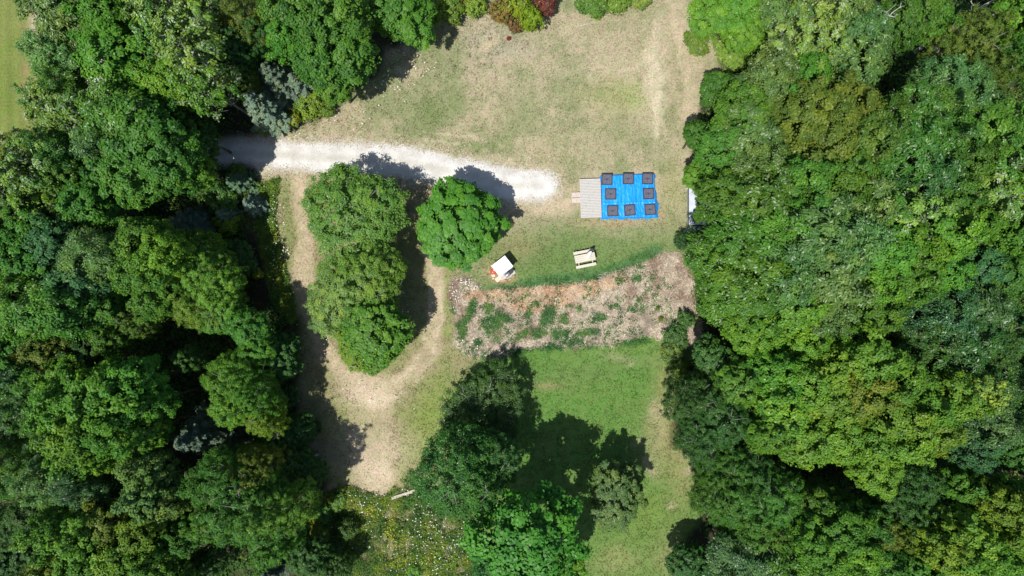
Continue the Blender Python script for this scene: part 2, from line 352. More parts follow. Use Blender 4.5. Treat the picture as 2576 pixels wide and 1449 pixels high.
# ------------------------------------------------------------------ gravel driveway: crushed stone laid on the ground, ragged edges
def build_drive():
    st = .07
    X, Y = np.meshgrid(np.arange(-39, 5, st), np.arange(2, 29, st)); x = X / S + 1288; y = -Y / S + 724.5
    D = np.full(X.shape, 1e9)
    for i in range(len(DRIVE) - 1):
        (ax, ay), (bx, by) = DRIVE[i], DRIVE[i + 1]; dx, dy = bx - ax, by - ay
        t = np.clip(((x - ax) * dx + (y - ay) * dy) / (dx * dx + dy * dy), 0, 1)
        w = DRIVEW[i] * (1 - t) + DRIVEW[i + 1] * t
        D = np.minimum(D, np.hypot(x - ax - t * dx, y - ay - t * dy) - w)
    rng = np.random.default_rng(5)
    e = D + 9 * fbm(x, y, 22, 5, 50)
    keep = e < 0
    keep &= ~(rng.random(X.shape) < sst(-11, 1, e) * .75)
    n, m = X.shape; Z = .006 + .035 * sst(0, -25, D) + .004 * rng.random(X.shape)
    idx = np.arange(n * m).reshape(n, m); k = keep[:-1, :-1]
    F = np.stack([idx[:-1, :-1][k], idx[:-1, 1:][k], idx[1:, 1:][k], idx[1:, :-1][k]], -1)
    CD = segdist(x, y, DRIVE) + 3 * fbm(x, y, 30, 2, 57); rut = np.exp(-((CD - 15) / 6.0) ** 2); tone = (.94 + .07 * rut - .05 * np.exp(-(CD / 6.0) ** 2) + .08 * fbm(x, y, 40, 4, 58))[..., None] * np.array((1, 1, 1)); tone = tone * (1 - (.05 * np.exp(-(CD / 8.0) ** 2))[..., None] * np.array((.3, .5, 1.4)))
    V = np.stack([X, Y, Z], -1).reshape(-1, 3); used, inv = np.unique(F, return_inverse=True)
    mt, nt, b, o = mat('crushed_limestone')
    n1 = noise(nt, 14, 4, .8); n2 = noise(nt, 45, 2, .6); n3 = noise(nt, .8, 3)
    c = mixc(nt, 1.0, ramp(nt, n3, [(.3, (.52, .50, .465)), (.6, (.645, .63, .60))]), ramp(nt, n1, [(.28, .62), (.44, 1.0), (.8, 1.10)]), 'MULTIPLY')
    c = mixc(nt, 1.0, c, ramp(nt, n2, [(.25, .75), (.5, 1.0)]), 'MULTIPLY'); at = nd(nt, 'ShaderNodeAttribute', attribute_name='tint'); c = mixc(nt, 1.0, c, at.outputs['Color'], 'MULTIPLY')
    nt.links.new(c, b.inputs['Base Color']); b.inputs['Roughness'].default_value = .95; b.inputs['Specular IOR Level'].default_value = .1
    bump(nt, b, n2, .5, .02)
    tag(link('gravel_driveway', npmesh('gravel_driveway', V[used], inv.reshape(F.shape), mt, vcol=tone.reshape(-1, 3)[used])), 'white crushed stone driveway ending in the grass short of the deck', kind='structure')
    # loose stones and weeds on it: real lumps
    N = 5200; px = rng.uniform(-39, 4.5, N * 6); py = rng.uniform(2, 28, N * 6); ox = px / S + 1288; oy = -py / S + 724.5
    dd = segdist(ox, oy, DRIVE); ok = (dd < 62 + 10 * rng.standard_normal(len(dd))); px, py = px[ok][:N], py[ok][:N]; r = rng.uniform(.015, .045, len(px))
    O = np.array([(1, 0, 0), (0, 1, 0), (-1, 0, 0), (0, -1, 0), (0, 0, .8), (0, 0, -.2)])
    V = (O[None] * r[:, None, None] * rng.uniform(.6, 1.3, (len(px), 6, 1)) + np.stack([px, py, np.full(len(px), .035)], -1)[:, None]).reshape(-1, 3)
    f = np.array([(0, 1, 4), (1, 2, 4), (2, 3, 4), (3, 0, 4)]); F = (f[None] + 6 * np.arange(len(px))[:, None, None]).reshape(-1, 3)
    cc = np.where(rng.random((len(px), 1)) < .55, (.68, .65, .60), (.20, .19, .15)); cc = np.repeat(cc * rng.uniform(.7, 1.15, (len(px), 1)), 4, axis=0)
    tag(link('loose_stones', npmesh('loose_stones', V, F, tint_mat('loose_stone', 0, .95, .1), fcol=cc)), 'loose pale stones scattered along the driveway edges', 'stones', kind='stuff')
build_drive()

# ------------------------------------------------------------------ leaf cards
def cards(Pn, N, L, Wd, rng, T=None, fold=.18):
    n = len(Pn)
    N = N / (np.linalg.norm(N, axis=1, keepdims=True) + 1e-9)
    if T is None: T = rng.standard_normal((n, 3))
    T = T - N * (T * N).sum(1, keepdims=True); T /= (np.linalg.norm(T, axis=1, keepdims=True) + 1e-9)
    B = np.cross(N, T); L = np.broadcast_to(L, (n,))[:, None]; Wd = np.broadcast_to(Wd, (n,))[:, None]
    V = np.stack([Pn - T * L * .5, Pn + B * Wd * .5 + N * Wd * fold, Pn + T * L * .5, Pn - B * Wd * .5 + N * Wd * fold], 1)
    return V.reshape(-1, 3), np.arange(4 * n).reshape(n, 4)
def unit(rng, n):
    v = rng.standard_normal((n, 3)); return v / np.linalg.norm(v, axis=1, keepdims=True)

# species: K clumps, clump radius range (of R), leaf length, width, leaves, uniformity, pale share, crown base share
SPEC = {'A': dict(K=105, rc=(.14, .24), L=.21, Wd=.15, n=21000, pale=.003, up=.80, vert=.33, holes=.06),
        'B': dict(K=80, rc=(.16, .30), L=.27, Wd=.10, n=21000, pale=.045, up=.65, vert=.33, holes=.06),
        'C': dict(K=340, rc=(.08, .14), L=.15, Wd=.09, n=44000, pale=.006, up=.5, vert=.42, holes=.06, fuzz=.16),
        'D': dict(K=62, rc=(.13, .22), L=.27, Wd=.15, n=11500, pale=.09, up=.65, vert=.34, holes=.16),
'R': dict(K=190, rc=(.11, .18), L=.20, Wd=.13, n=34000, pale=.003, up=.7, vert=.44, holes=.02, lob=.35),
        'S': dict(K=46, rc=(.20, .34), L=.15, Wd=.10, n=3600, pale=.01, up=.5, vert=.50, holes=.05)}
def make_crown(sp, R, Ht, seed):
    q = SPEC[sp]; rng = np.random.default_rng(seed); az = Ht * q['vert']; zc = Ht - az
    K = q['K']; BD = unit(rng, 11); BD[:, 2] = np.abs(BD[:, 2]) * .9
    BD /= np.linalg.norm(BD, axis=1, keepdims=True); BS = rng.uniform(.7, 1.15, 11)
    def lobe(u): return .80 + .26 * np.max(sst(.62, .98, u @ BD.T) * BS, axis=1)
    f = np.arange(K) + .5; ph = np.arccos(1 - 1.45 * f / K); th = np.pi * (1 + 5 ** .5) * f
    U = np.stack([np.cos(th) * np.sin(ph), np.sin(th) * np.sin(ph), np.cos(ph)], 1) + rng.normal(0, .10, (K, 3))
    U /= np.linalg.norm(U, axis=1, keepdims=True)
    a = np.arctan2(U[:, 1], U[:, 0]); p = rng.uniform(0, 6.28, 4)
    lob = 1 + .10 * np.cos(2 * a + p[0]) + .09 * np.cos(3 * a + p[1]) + .07 * np.cos(5 * a + p[2] + 2 * U[:, 2])
    lob = 1 + (lob - 1) * q.get('lob', 1)
    rad = lob * lobe(U) * rng.uniform(.78, 1.02, K) * np.where(rng.random(K) < .12, 1.12, 1)
    kp = rng.random(K) > q['holes']; U, rad = U[kp], rad[kp]
    K2 = K // 3; U2 = unit(rng, K2); U2[:, 2] = np.abs(U2[:, 2]) * .8 - .1; r2 = rng.uniform(.25, .68, K2)
    Cn = np.concatenate([U * rad[:, None], U2 * r2[:, None]]); Un = np.concatenate([U, U2])
    rc = rng.uniform(*q['rc'], len(Cn)) * R
    c = Cn * np.array([R - q['rc'][1] * R * .6, R - q['rc'][1] * R * .6, az * .92]); c[:, 2] += zc
    nl = np.maximum(8, (q['n'] * rc ** 2 / (rc ** 2).sum())).astype(int)
    ci = np.repeat(np.arange(len(Cn)), nl); n = len(ci); dv = unit(rng, n)
    sub = rng.standard_normal((len(Cn), 5, 3)); sub /= np.linalg.norm(sub, axis=2, keepdims=True)      # tufts inside each clump
    sv = sub[ci, rng.integers(0, 5, n)]
    off = (dv * .55 + sv * .55) * (rng.random(n) ** .4)[:, None]
    Pn = c[ci] + off * rc[ci][:, None] * np.array([1, 1, .62])
    fz = rng.random(n) < q.get('fuzz', .04)          # loose sprays between the clumps
    fu = unit(rng, n); fu[:, 2] = np.abs(fu[:, 2]) - .15; fl = lobe(fu); tf = vnoise(fu[:, 0] * 7 + 50 + fu[:, 2] * 4, fu[:, 1] * 7 + 50, seed % 50)
    fr = (fl * (.80 + .26 * tf) * rng.uniform(.9, 1.04, n))[:, None]
    Pn = np.where(fz[:, None], fu * fr * [R * .97, R * .97, az * .95] + [0, 0, zc], Pn)
    Nn = .55 * dv * [1, 1, .6] + .5 * Un[ci] + q['up'] * np.array([0, 0, 1]) + .24 * rng.standard_normal((n, 3))
    Nn[:, 2] = np.abs(Nn[:, 2])
    T = None
    if sp in 'BD': T = off + .7 * Un[ci] + [0, 0, -.5] + .35 * rng.standard_normal((n, 3))
    sc = R / 3.4 if R < 3 else 1; sc = max(sc, .75)
    sc *= rng.uniform(.85, 1.35)
    V, F = cards(Pn, Nn, q['L'] * sc * rng.uniform(.65, 1.3, n), q['Wd'] * sc * rng.uniform(.7, 1.25, n), rng, T)
    col = np.stack([np.clip(.5 + .24 * rng.standard_normal(len(Cn))[ci], 0, 1), rng.random(n), (rng.random(n) < q['pale'] * (1 + 2 * (rng.random(len(Cn))[ci] < .25))) * rng.uniform(.5, 1, n)], 1)  # third channel: pale leaf undersides, plus glints put into the colour
    return npmesh('crown', V, F, M_LEAF, fcol=col), c, rc
def make_trunk(R, Ht, c, seed, sp):
    rnd = random.Random(seed); b = MB(); top = Ht * (.78 if sp != 'S' else .4); r0 = max(.05, Ht * .016)
    pts = [(0, 0, -.05)]; x = y = 0
    for i in range(1, 7):
        x += rnd.uniform(-.12, .12); y += rnd.uniform(-.12, .12); pts.append((x, y, top * i / 6))
    b.tube(pts, [r0 * 1.25] + [r0 * (1 - i / 7.2) for i in range(1, 7)], 7)
    ks = list(range(len(c))); rnd.shuffle(ks); nb = {'A': 16, 'B': 20, 'C': 22, 'D': 34, 'S': 7, 'R': 16}[sp]
    for k in ks[:nb]:
        t = c[k]; s = min(.85, max(.25, (t[2] / Ht) * .75)); i = int(s * 6); f = s * 6 - i
        A = Vector(pts[i]).lerp(Vector(pts[min(i + 1, 6)]), f) if i < 6 else Vector(pts[6])
        E = Vector((float(t[0]), float(t[1]), float(t[2]))) * (1.02 if sp in 'CD' else 1); mid = A.lerp(E, .5) + Vector((rnd.uniform(-.15, .15), rnd.uniform(-.15, .15), rnd.uniform(-.1, .3))) * R * .25
        r = r0 * rnd.uniform(.28, .45)
        b.tube([A, A.lerp(mid, .5), mid, mid.lerp(E, .55), E], [r, r * .85, r * .7, r * .5, r * .3], 5)
        for j in range(4 if sp in 'BDC' else 2):
            s2 = rnd.uniform(.45, 1); q = mid.lerp(E, s2)
            dv = Vector((rnd.uniform(-1, 1), rnd.uniform(-1, 1), rnd.uniform(.0, 1))).normalized() * R * rnd.uniform(.18, .36)
            b.tube([q, q + dv * .5 + Vector((0, 0, .03)), q + dv], [r * .38, r * .26, r * .1], 4)
    return b.mesh('trunk', M_GREYTWIG if sp in 'CD' else M_BARK)
PROTO = {}
def proto(sp, size, i):
    key = (sp, size, i)
    if key not in PROTO:
        R, Ht = {'L': (3.4, 13.0), 'M': (2.2, 9.0), 'S': (1.0, 1.9)}[size]
        sd = hash_(key); cm, c, rc = make_crown(sp, R, Ht, sd)
        PROTO[key] = (cm, make_trunk(R, Ht, c, sd, sp), R, Ht)
    return PROTO[key]
def hash_(k): return sum(ord(ch) * (31 ** i) for i, ch in enumerate(str(k))) % 999983

# ------------------------------------------------------------------ conifers
def make_spruce(seed, Ht=7.5, R=1.9):
    rng = np.random.default_rng(seed); rnd = random.Random(seed); tb = MB()
    tb.tube([(0, 0, -.05), (0, 0, Ht * .5), (0, 0, Ht * .97)], [.13, .08, .015], 7)
    PP, NN, TT, CC = [], [], [], []
    lev = 19
    for l in range(lev):
        s = l / (lev - 1); z = Ht * (.10 + .86 * s); r = R * (1 - s) ** .75 * 1.0 + .10; nb = int(9 - 4 * s)
        for k in range(nb):
            a = 6.283 * (k + rnd.random() * .7) / nb + l * .9; rr = r * rnd.uniform(.72, 1.12); br = rnd.random()
            d = np.array([math.cos(a), math.sin(a), 0]); pe = np.array([-d[1], d[0], 0])
            p0 = np.array([0, 0, z]); up = .25 * rr * (.6 if s > .6 else -.25)
            tb.tube([p0, p0 + d * rr * .5 + [0, 0, up * .3], p0 + d * rr + [0, 0, up]], [.022, .015, .006], 4)
            n = int(330 * rr / R) + 50
            t = rng.random(n) ** .75; side = rng.uniform(-1, 1, n); wdt = .34 * rr * (1.08 - t) + .06
            pos = p0 + d * (rr * t)[:, None] + pe * (side * wdt)[:, None] + np.stack([0 * t, 0 * t, up * t - .05 * np.abs(side) + rng.normal(0, .035, n)], 1)
            PP.append(pos); TT.append(d * .9 + pe * (np.sign(side) * .8)[:, None] + rng.normal(0, .35, (n, 3)) + [0, 0, .15])
            NN.append(np.array([0, 0, 1.0]) + rng.normal(0, .45, (n, 3)) + d * .3)
            CC.append(np.stack([np.clip(np.full(n, br) * .7 + .15, 0, 1), rng.random(n), (t > .86) * (rng.random(n) < .5) * .6], 1))
    PP = np.concatenate(PP); n = len(PP); V, F = cards(PP, np.concatenate(NN), .21 * rng.uniform(.7, 1.3, n), .075, rng, np.concatenate(TT))
    return npmesh('crown', V, F, M_NEEDLE, fcol=np.concatenate(CC)), tb.mesh('trunk', M_BARK), R, Ht
SPR = [make_spruce(61), make_spruce(62)]

# ------------------------------------------------------------------ trees
PAL = {'g1': ((.094, .238, .022), 'bright green'), 'g2': ((.070, .188, .022), 'mid green'), 'g3': ((.046, .132, .024), 'dark green'), 'y': ((.128, .255, .024), 'yellow-green'),
       'o': ((.112, .184, .025), 'olive'), 's': ((.108, .220, .050), 'silvery green'), 'b': ((.064, .165, .050), 'bluish green'), 'p': ((.180, .305, .048), 'pale green')}
SPN = {'A': ('maple_tree', 'clumpy'), 'B': ('ash_tree', 'feathery'), 'C': ('apple_tree', 'fine-leaved'), 'D': ('walnut_tree', 'twiggy'), 'R': ('maple_tree', 'round'), 'F': ('spruce_tree', 'spruce'), 'S': ('shrub', 'low bushy')}
rt = random.Random(4)
cnt = [0]
def tree(ox, oy, ro, h, sp, col, label, group, name=None, cat='tree', squash=1.0, rz=None, cv=None):
    cnt[0] += 1
    if sp == 'F': cm, tm, R, Ht = SPR[cnt[0] % 2]
    else:
        size = 'S' if sp == 'S' else ('L' if ro > 66 else 'M')
        cm, tm, R, Ht = proto(sp, size, cnt[0] % (4 if sp in 'AB' else 3))
    zc = (.62 if sp != 'S' else .5) * h
    r = ro * S * (H - zc) / H; x, y = W(ox, oy, zc)
    o = empty(name or SPN[sp][0], (x, y, 0), rt.uniform(0, 6.28) if rz is None else rz, (r / R, r / R * squash, h / Ht))
    c = link('crown', cm, o); t = link('trunk', tm, o)
    base = cv or PAL[col][0]; k = rt.uniform(.84, 1.18); hu = rt.uniform(-.09, .09)
    c.color = (base[0] * k * (1 + hu * 2), base[1] * k, base[2] * k * (1 - hu), 1)
    tag(o, label, cat, group)
    return o
ORD = ['first', 'second', 'third', 'fourth', 'fifth', 'sixth', 'seventh', 'eighth', 'ninth', 'tenth', 'eleventh', 'twelfth', 'thirteenth', 'fourteenth', 'fifteenth', 'sixteenth', 'seventeenth', 'eighteenth']
LEFT = [
 (190,60,72,12,'B','s'),(178,150,74,11,'B','s'),(185,235,62,11,'B','g2'),(145,215,48,10,'B','s'),(255,25,60,10,'B','g2'),(215,120,50,9,'B','g2'),
 (300,60,66,13,'A','g1'),(320,160,80,13,'A','g1'),(290,215,45,10,'A','g1'),(395,40,62,13,'D','g1'),(470,45,88,14,'D','p'),(505,140,88,14,'D','p'),(430,130,62,13,'D','g1'),(530,225,70,13,'D','y'),(455,215,66,12,'A','g1'),(390,200,55,11,'A','g1'),(545,60,50,12,'D','p'),
 (620,60,66,11,'C','o'),(600,140,52,10,'C','g3'),(655,95,50,10,'C','g3'),(610,205,42,8,'C','o'),(655,20,50,10,'C','g3'),
 (735,35,62,12,'A','g2'),(795,80,70,12,'A','g2'),(860,50,80,12,'A','g2'),(870,140,82,11,'A','g2'),(905,190,48,9,'A','g2'),(810,160,60,11,'A','g2'),(845,215,50,8,'A','g1'),(735,110,50,11,'A','g1'),(775,200,38,7,'A','g2'),(930,110,48,9,'A','g2'),
 (990,25,75,8,'A','g1'),(1040,60,60,7,'A','g1'),(1000,85,50,6,'A','g1'),(935,30,50,9,'A','g1'),
 (140,262,50,11,'D','p'),(175,300,68,12,'D','p'),(235,300,62,12,'D','p'),(210,355,40,10,'D','s'),(125,335,32,9,'B','s'),
 (70,400,68,13,'D','p'),(130,420,70,13,'D','p'),(50,455,70,13,'D','y'),(185,395,55,12,'B','g2'),(200,440,50,11,'A','g2'),(120,500,55,11,'D','y'),(15,420,50,12,'B','s'),
 (330,310,85,13,'B','g2'),(400,355,90,13,'A','g2'),(300,380,66,12,'B','s'),(450,400,75,13,'A','g2'),(370,450,75,12,'A','g2'),(310,440,55,11,'A','g2'),(510,350,50,9,'A','g3'),(500,430,50,10,'A','g1'),(430,480,40,9,'A','g1'),(470,300,55,10,'A','g2'),(535,300,40,6,'A','g3'),(265,270,35,8,'B','g3'),
 (245,520,60,11,'A','g2'),(180,545,50,10,'A','g2'),(50,545,66,11,'A','g2'),(110,580,60,11,'A','g2'),(320,545,36,8,'A','g2'),(190,495,42,9,'D','y'),(300,500,45,9,'A','g3'),(395,545,40,6,'A','g3'),
 (30,640,66,12,'B','g2'),(100,670,70,12,'A','g2'),(190,620,66,12,'A','b'),(240,590,50,11,'B','b'),(280,650,72,13,'B','s'),(330,700,42,11,'B','s'),(240,700,60,12,'B','b'),(330,620,30,8,'B','b'),(180,690,50,11,'A','g2'),
 (110,770,85,13,'B','g1'),(190,780,72,13,'A','g2'),(40,730,66,12,'B','g2'),(30,800,60,12,'B','g2'),(190,850,45,10,'A','g2'),(290,770,50,10,'A','g2'),(245,800,50,9,'B','o'),
 (400,610,62,12,'A','g2'),(395,690,66,12,'A','g2'),(440,640,60,13,'A','g1'),(495,680,70,10,'C','y'),(535,722,74,9,'C','y'),(490,760,66,9,'C','y'),(515,640,56,9,'C','y'),(410,750,50,11,'A','g2'),(568,790,50,7,'A','g2'),(600,740,36,4,'C','g3'),(590,650,50,4,'C','g3'),
 (350,800,45,9,'C','o'),(440,800,40,9,'B','s'),(480,830,35,7,'C','g3'),(385,840,35,8,'A','g2'),(440,860,32,7,'A','g3'),(300,850,40,9,'A','g2'),
 (640,830,50,8,'A','g2'),(668,835,40,4,'C','g3'),(700,900,55,6,'C','g3'),(665,880,40,8,'A','g1'),(735,860,36,4,'C','g3'),(745,940,38,4,'C','g3'),
 (60,880,66,12,'A','g2'),(150,880,60,11,'A','o'),(50,960,80,12,'B','b'),(190,940,60,11,'A','y'),(120,950,50,11,'B','g2'),(240,880,50,9,'A','g3'),(490,900,32,8,'A','g3'),(540,860,30,6,'A','g3'),
 (215,1010,72,14,'A','g1'),(290,990,80,14,'A','g1'),(350,960,66,13,'A','g1'),(400,1010,50,12,'A','g1'),(240,1080,70,14,'A','g1'),(320,1070,72,14,'A','g1'),(230,1140,55,12,'A','g1'),(385,1080,50,12,'A','g1'),(300,1145,42,11,'A','g1'),(155,1010,40,11,'D','y'),
 (590,950,66,10,'C','g1'),(645,990,60,10,'C','g1'),(600,1010,58,10,'C','g1'),(670,1045,48,9,'C','y'),(555,985,36,10,'C','g1'),
 (50,1060,55,10,'B','b'),(110,1040,50,10,'B','g2'),(60,1140,60,11,'B','g2'),(130,1120,40,9,'B','b'),(30,1200,50,10,'B','g2'),
 (150,1200,58,12,'B','s'),(230,1200,55,12,'B','b'),(275,1230,45,11,'B','b'),(190,1250,50,11,'B','g2'),
 (385,1160,50,12,'A','s'),(400,1225,55,12,'A','s'),(360,1205,38,11,'A','b'),(450,1250,42,11,'A','s'),(455,1180,30,9,'A','b'),(430,1120,30,7,'A','g3'),
 (570,1200,75,12,'C','g2'),(640,1180,62,11,'C','o'),(630,1270,92,13,'C','g2'),(710,1280,75,12,'C','g2'),(560,1290,58,12,'C','g2'),(690,1350,58,11,'C','g2'),(640,1340,50,11,'C','g2'),(700,1190,58,7,'C','g3'),(760,1190,50,5,'C','g3'),(690,1110,50,6,'C','g3'),(640,1100,40,6,'C','g3'),(745,1080,40,4,'C','g3'),
 (180,1320,60,13,'A','g1'),(250,1310,58,13,'A','y'),(320,1290,62,12,'A','o'),(380,1320,60,12,'A','y'),(250,1390,66,13,'A','y'),(330,1380,62,12,'A','y'),(180,1400,55,13,'A','p'),(410,1390,50,12,'A','y'),(480,1330,46,10,'A','g2'),(440,1440,50,11,'A','g2'),(330,1440,55,12,'A','y'),(130,1440,50,12,'B','s'),
 (20,1330,60,6,'C','g3'),(70,1400,50,5,'C','g3'),(15,1430,50,6,'C','g3'),(90,1290,40,6,'A','g3'),(520,1420,40,6,'C','g3'),(780,1400,50,6,'C','g3'),(840,1430,40,5,'C','g3')]
RIGHT = [
 (1790,30,62,8,'A','g1'),(1850,30,62,9,'A','g1'),(1870,95,45,8,'A','g1'),(1800,75,45,6,'A','g1'),(1900,40,45,8,'A','g2'),
 (1960,40,66,12,'B','s'),(2030,60,75,13,'D','p'),(2100,40,75,13,'B','s'),(2130,110,70,13,'B','s'),(1985,130,72,13,'D','p'),(2060,150,62,13,'D','p'),(2110,190,66,13,'B','s'),(1930,190,60,12,'B','s'),(1900,240,62,12,'B','s'),(2000,220,62,12,'A','g1'),(2080,250,60,12,'A','g2'),(1960,280,55,12,'A','g2'),(2150,15,50,12,'A','y'),
 (1850,300,70,12,'A','g2'),(1790,300,42,9,'A','g2'),(1870,350,75,12,'B','s'),(1800,380,58,11,'A','g2'),(1890,430,70,12,'B','s'),(1830,440,62,11,'B','s'),(1780,430,45,9,'A','g2'),(1940,360,55,12,'B','s'),(1940,470,55,12,'A','g2'),
 (2010,300,75,14,'A','o'),(2080,300,80,14,'A','o'),(2130,370,66,14,'A','o'),(2050,370,80,14,'A','o'),(1975,360,62,13,'A','o'),(2000,420,62,13,'A','o'),(2100,440,70,14,'A','g2'),
 (2250,60,62,11,'A','g2'),(2310,60,60,11,'A','g2'),(2360,35,45,11,'A','g1'),(2310,130,50,10,'B','o'),(2370,150,55,11,'A','b'),(2290,190,52,10,'B','g2'),(2240,235,48,9,'B','g3'),(2210,140,32,9,'B','o'),
 (2420,110,72,12,'C','o'),(2445,190,62,12,'C','o'),(2350,215,62,12,'B','s'),(2390,270,66,12,'B','s'),(2330,290,62,12,'B','g2'),(2270,290,60,12,'B','g2'),(2540,60,62,14,'A','g1'),(2500,120,50,13,'A','g1'),(2560,150,60,14,'A','g2'),(2500,200,52,12,'A','g1'),(2565,230,60,13,'A','g2'),(2480,260,50,12,'A','g1'),
 (2200,330,70,12,'B','g2'),(2260,380,80,13,'B','g2'),(2190,420,62,12,'B','g3'),(2330,370,70,13,'B','g2'),(2300,460,80,13,'B','g3'),(2220,490,66,12,'B','g3'),(2170,290,36,10,'A','g2'),
 (2420,350,80,13,'A','g2'),(2500,330,66,13,'A','g1'),(2560,320,50,13,'A','g2'),(2390,420,66,13,'A','g2'),(2470,420,80,13,'D','g1'),(2550,410,62,13,'A','g2'),(2420,500,80,13,'D','p'),(2500,500,75,13,'D','g1'),(2560,500,50,12,'A','g2'),(2350,510,66,13,'A','g2'),
 (1760,480,42,8,'A','g1'),(1820,510,70,12,'A','g2'),(1900,510,80,14,'B','g2'),(1985,480,75,14,'A','g2'),(2060,500,80,14,'A','g2'),(2130,520,75,14,'B','s'),(1850,590,80,13,'B','g1'),(1930,590,92,14,'B','g1'),(2020,590,95,15,'B','s'),(2100,620,90,15,'B','s'),(1790,660,70,11,'B','g1'),(1870,680,85,13,'B','g1'),(1960,680,95,14,'B','s'),(2050,700,92,15,'B','s'),(1740,630,42,7,'A','g2'),(1810,740,66,11,'B','g1'),(1880,760,80,12,'A','g2'),(1970,770,80,13,'A','g1'),(2060,790,66,12,'B','s'),(1940,830,66,11,'A','g1'),(1870,830,55,11,'A','g1'),(1790,800,50,9,'B','g1'),
 (2190,560,75,14,'D','g1'),(2180,640,80,14,'A','g1'),(2260,560,80,14,'D','p'),(2250,640,80,14,'A','g1'),(2320,600,72,14,'A','g1'),(2380,580,66,13,'A','g1'),(2330,670,62,13,'A','g1'),(2160,710,66,13,'A','g1'),(2240,710,60,13,'A','g2'),(2110,750,55,12,'B','s'),(2160,780,62,12,'A','g2'),(2120,830,50,11,'A','g2'),
 (2460,600,50,10,'A','g2'),(2520,580,58,13,'A','g1'),(2570,620,50,12,'A','g1'),(2440,680,62,10,'A','b'),(2510,700,66,11,'A','g2'),(2560,760,60,11,'A','s'),(2380,720,50,9,'A','g3'),
 (2340,790,80,12,'B','b'),(2420,790,80,12,'B','b'),(2380,860,80,12,'B','g3'),(2460,860,72,12,'C','g3'),(2300,860,66,11,'B','g3'),(2480,780,60,11,'A','b'),(2540,850,66,11,'A','b'),(2430,930,62,11,'B','g3'),
 (1790,900,50,7,'A','g3'),(1880,900,62,9,'A','g2'),(1840,960,55,10,'A','g2'),(2000,870,62,11,'A','g1'),
 (1740,1000,62,9,'C','g3'),(1800,1040,80,10,'C','g3'),(1760,1090,62,9,'C','g3'),(1840,1100,55,9,'C','g3'),(1800,980,50,9,'C','b'),
 (1940,940,66,12,'A','g1'),(2010,950,62,13,'A','y'),(2080,920,66,13,'A','y'),(2150,900,75,14,'A','y'),(2210,940,66,14,'A','y'),(2070,1000,75,13,'A','y'),(2140,980,72,14,'A','o'),(2200,1020,75,14,'A','y'),(1950,1020,66,12,'A','y'),(2000,1080,75,12,'A','y'),(2080,1080,75,13,'A','y'),(2150,1090,66,13,'A','y'),(2230,1090,66,13,'A','y'),(2280,1000,66,14,'A','g1'),(2350,990,66,14,'A','y'),(2300,1070,66,13,'A','y'),(2410,970,55,13,'A','p'),(1910,1080,50,11,'A','g1'),(2360,1060,50,13,'A','y'),
 (2480,960,75,12,'B','g3'),(2550,930,60,12,'B','g3'),(2470,1050,75,12,'B','b'),(2550,1040,66,12,'B','g3'),(2420,1110,52,11,'A','b'),(2520,1120,50,10,'A','g2'),
 (2110,1160,50,10,'A','g1'),(2180,1170,62,11,'A','y'),(2070,1180,40,8,'A','g2'),
 (1820,1180,62,9,'C','g2'),(1880,1180,62,9,'C','g3'),(1800,1250,62,9,'C','g2'),(1860,1260,80,10,'C','g2'),(1940,1240,72,10,'C','g2'),(1980,1170,50,9,'A','g2'),(1820,1320,62,9,'C','g2'),(1900,1330,72,10,'C','g2'),(1960,1300,50,10,'A','g1'),(1840,1400,80,10,'B','b'),(1930,1410,75,10,'B','g2'),(1790,1440,50,8,'B','g2'),
 (2040,1260,52,10,'A','g2'),(2080,1310,66,12,'A','g1'),(2040,1370,66,12,'A','g1'),(2120,1370,62,12,'A','g1'),(2150,1290,50,11,'A','g2'),(2090,1430,60,11,'A','g2'),(2010,1430,50,10,'B','b'),
 (2230,1190,66,10,'C','o'),(2290,1200,66,10,'C','g3'),(2250,1260,62,9,'C','g3'),(2190,1240,50,9,'A','g2'),(2320,1270,58,9,'C','g3'),(2390,1210,45,10,'A','g1'),(2350,1160,42,8,'A','g3'),(2440,1190,42,8,'A','g3'),
 (2200,1330,50,10,'C','o'),(2190,1400,58,10,'A','g2'),(2270,1360,50,9,'C','g3'),(2340,1360,62,12,'A','y'),(2400,1320,58,12,'A','y'),(2390,1400,62,12,'A','y'),(2460,1380,55,12,'A','g1'),(2490,1270,66,13,'A','y'),(2550,1250,60,13,'A','g1'),(2540,1330,60,13,'A','g1'),(2560,1390,60,13,'A','y'),(2480,1440,58,12,'A','y'),(2290,1430,55,11,'A','g2'),(2430,1440,40,10,'A','g1'),(2560,1180,50,7,'C','g3')]
LB = [(90, "along the photo's top edge"), (170, 'level with the red sapling'), (250, 'level with the blue spruces'), (330, 'level with the field above the drive'), (420, 'level with the white drive'),
      (500, 'level with the drive end'), (580, 'level with the round green tree'), (660, 'level with the picnic table'), (740, 'level with the straw bed edge'), (820, 'level with the weedy straw'),
      (910, 'level with the lawn top'), (1000, 'level with the sandy fork'), (1090, 'level with the black tree shadow'), (1180, 'level with the bare sandy patch'), (1270, 'level with the weathered beam'),
      (1360, 'level with the flowery meadow'), (9999, "along the photo's bottom edge")]
def prune(lst, keep):                       # leave out crowns almost wholly covered by taller neighbours
    gx, gy = np.meshgrid(np.arange(-40, 2620, 6.0), np.arange(-60, 1510, 6.0)); own = np.full(gx.shape, -1); top = np.full(gx.shape, -1.0)
    for i, t in enumerate(lst):
        d2 = ((gx - t[0]) ** 2 + (gy - t[1]) ** 2) / t[2] ** 2; z = t[3] * (.55 + .45 * np.sqrt(np.clip(1 - d2, 0, 1))); k = (d2 < 1) & (z > top)
        top[k] = z[k]; own[k] = i
    vis = np.bincount(own[(own >= 0) & (gx > 0) & (gx < 2576) & (gy > 0) & (gy < 1449)], minlength=len(lst)); order = np.argsort(-vis)[:keep]
    return [lst[i] for i in sorted(order)]
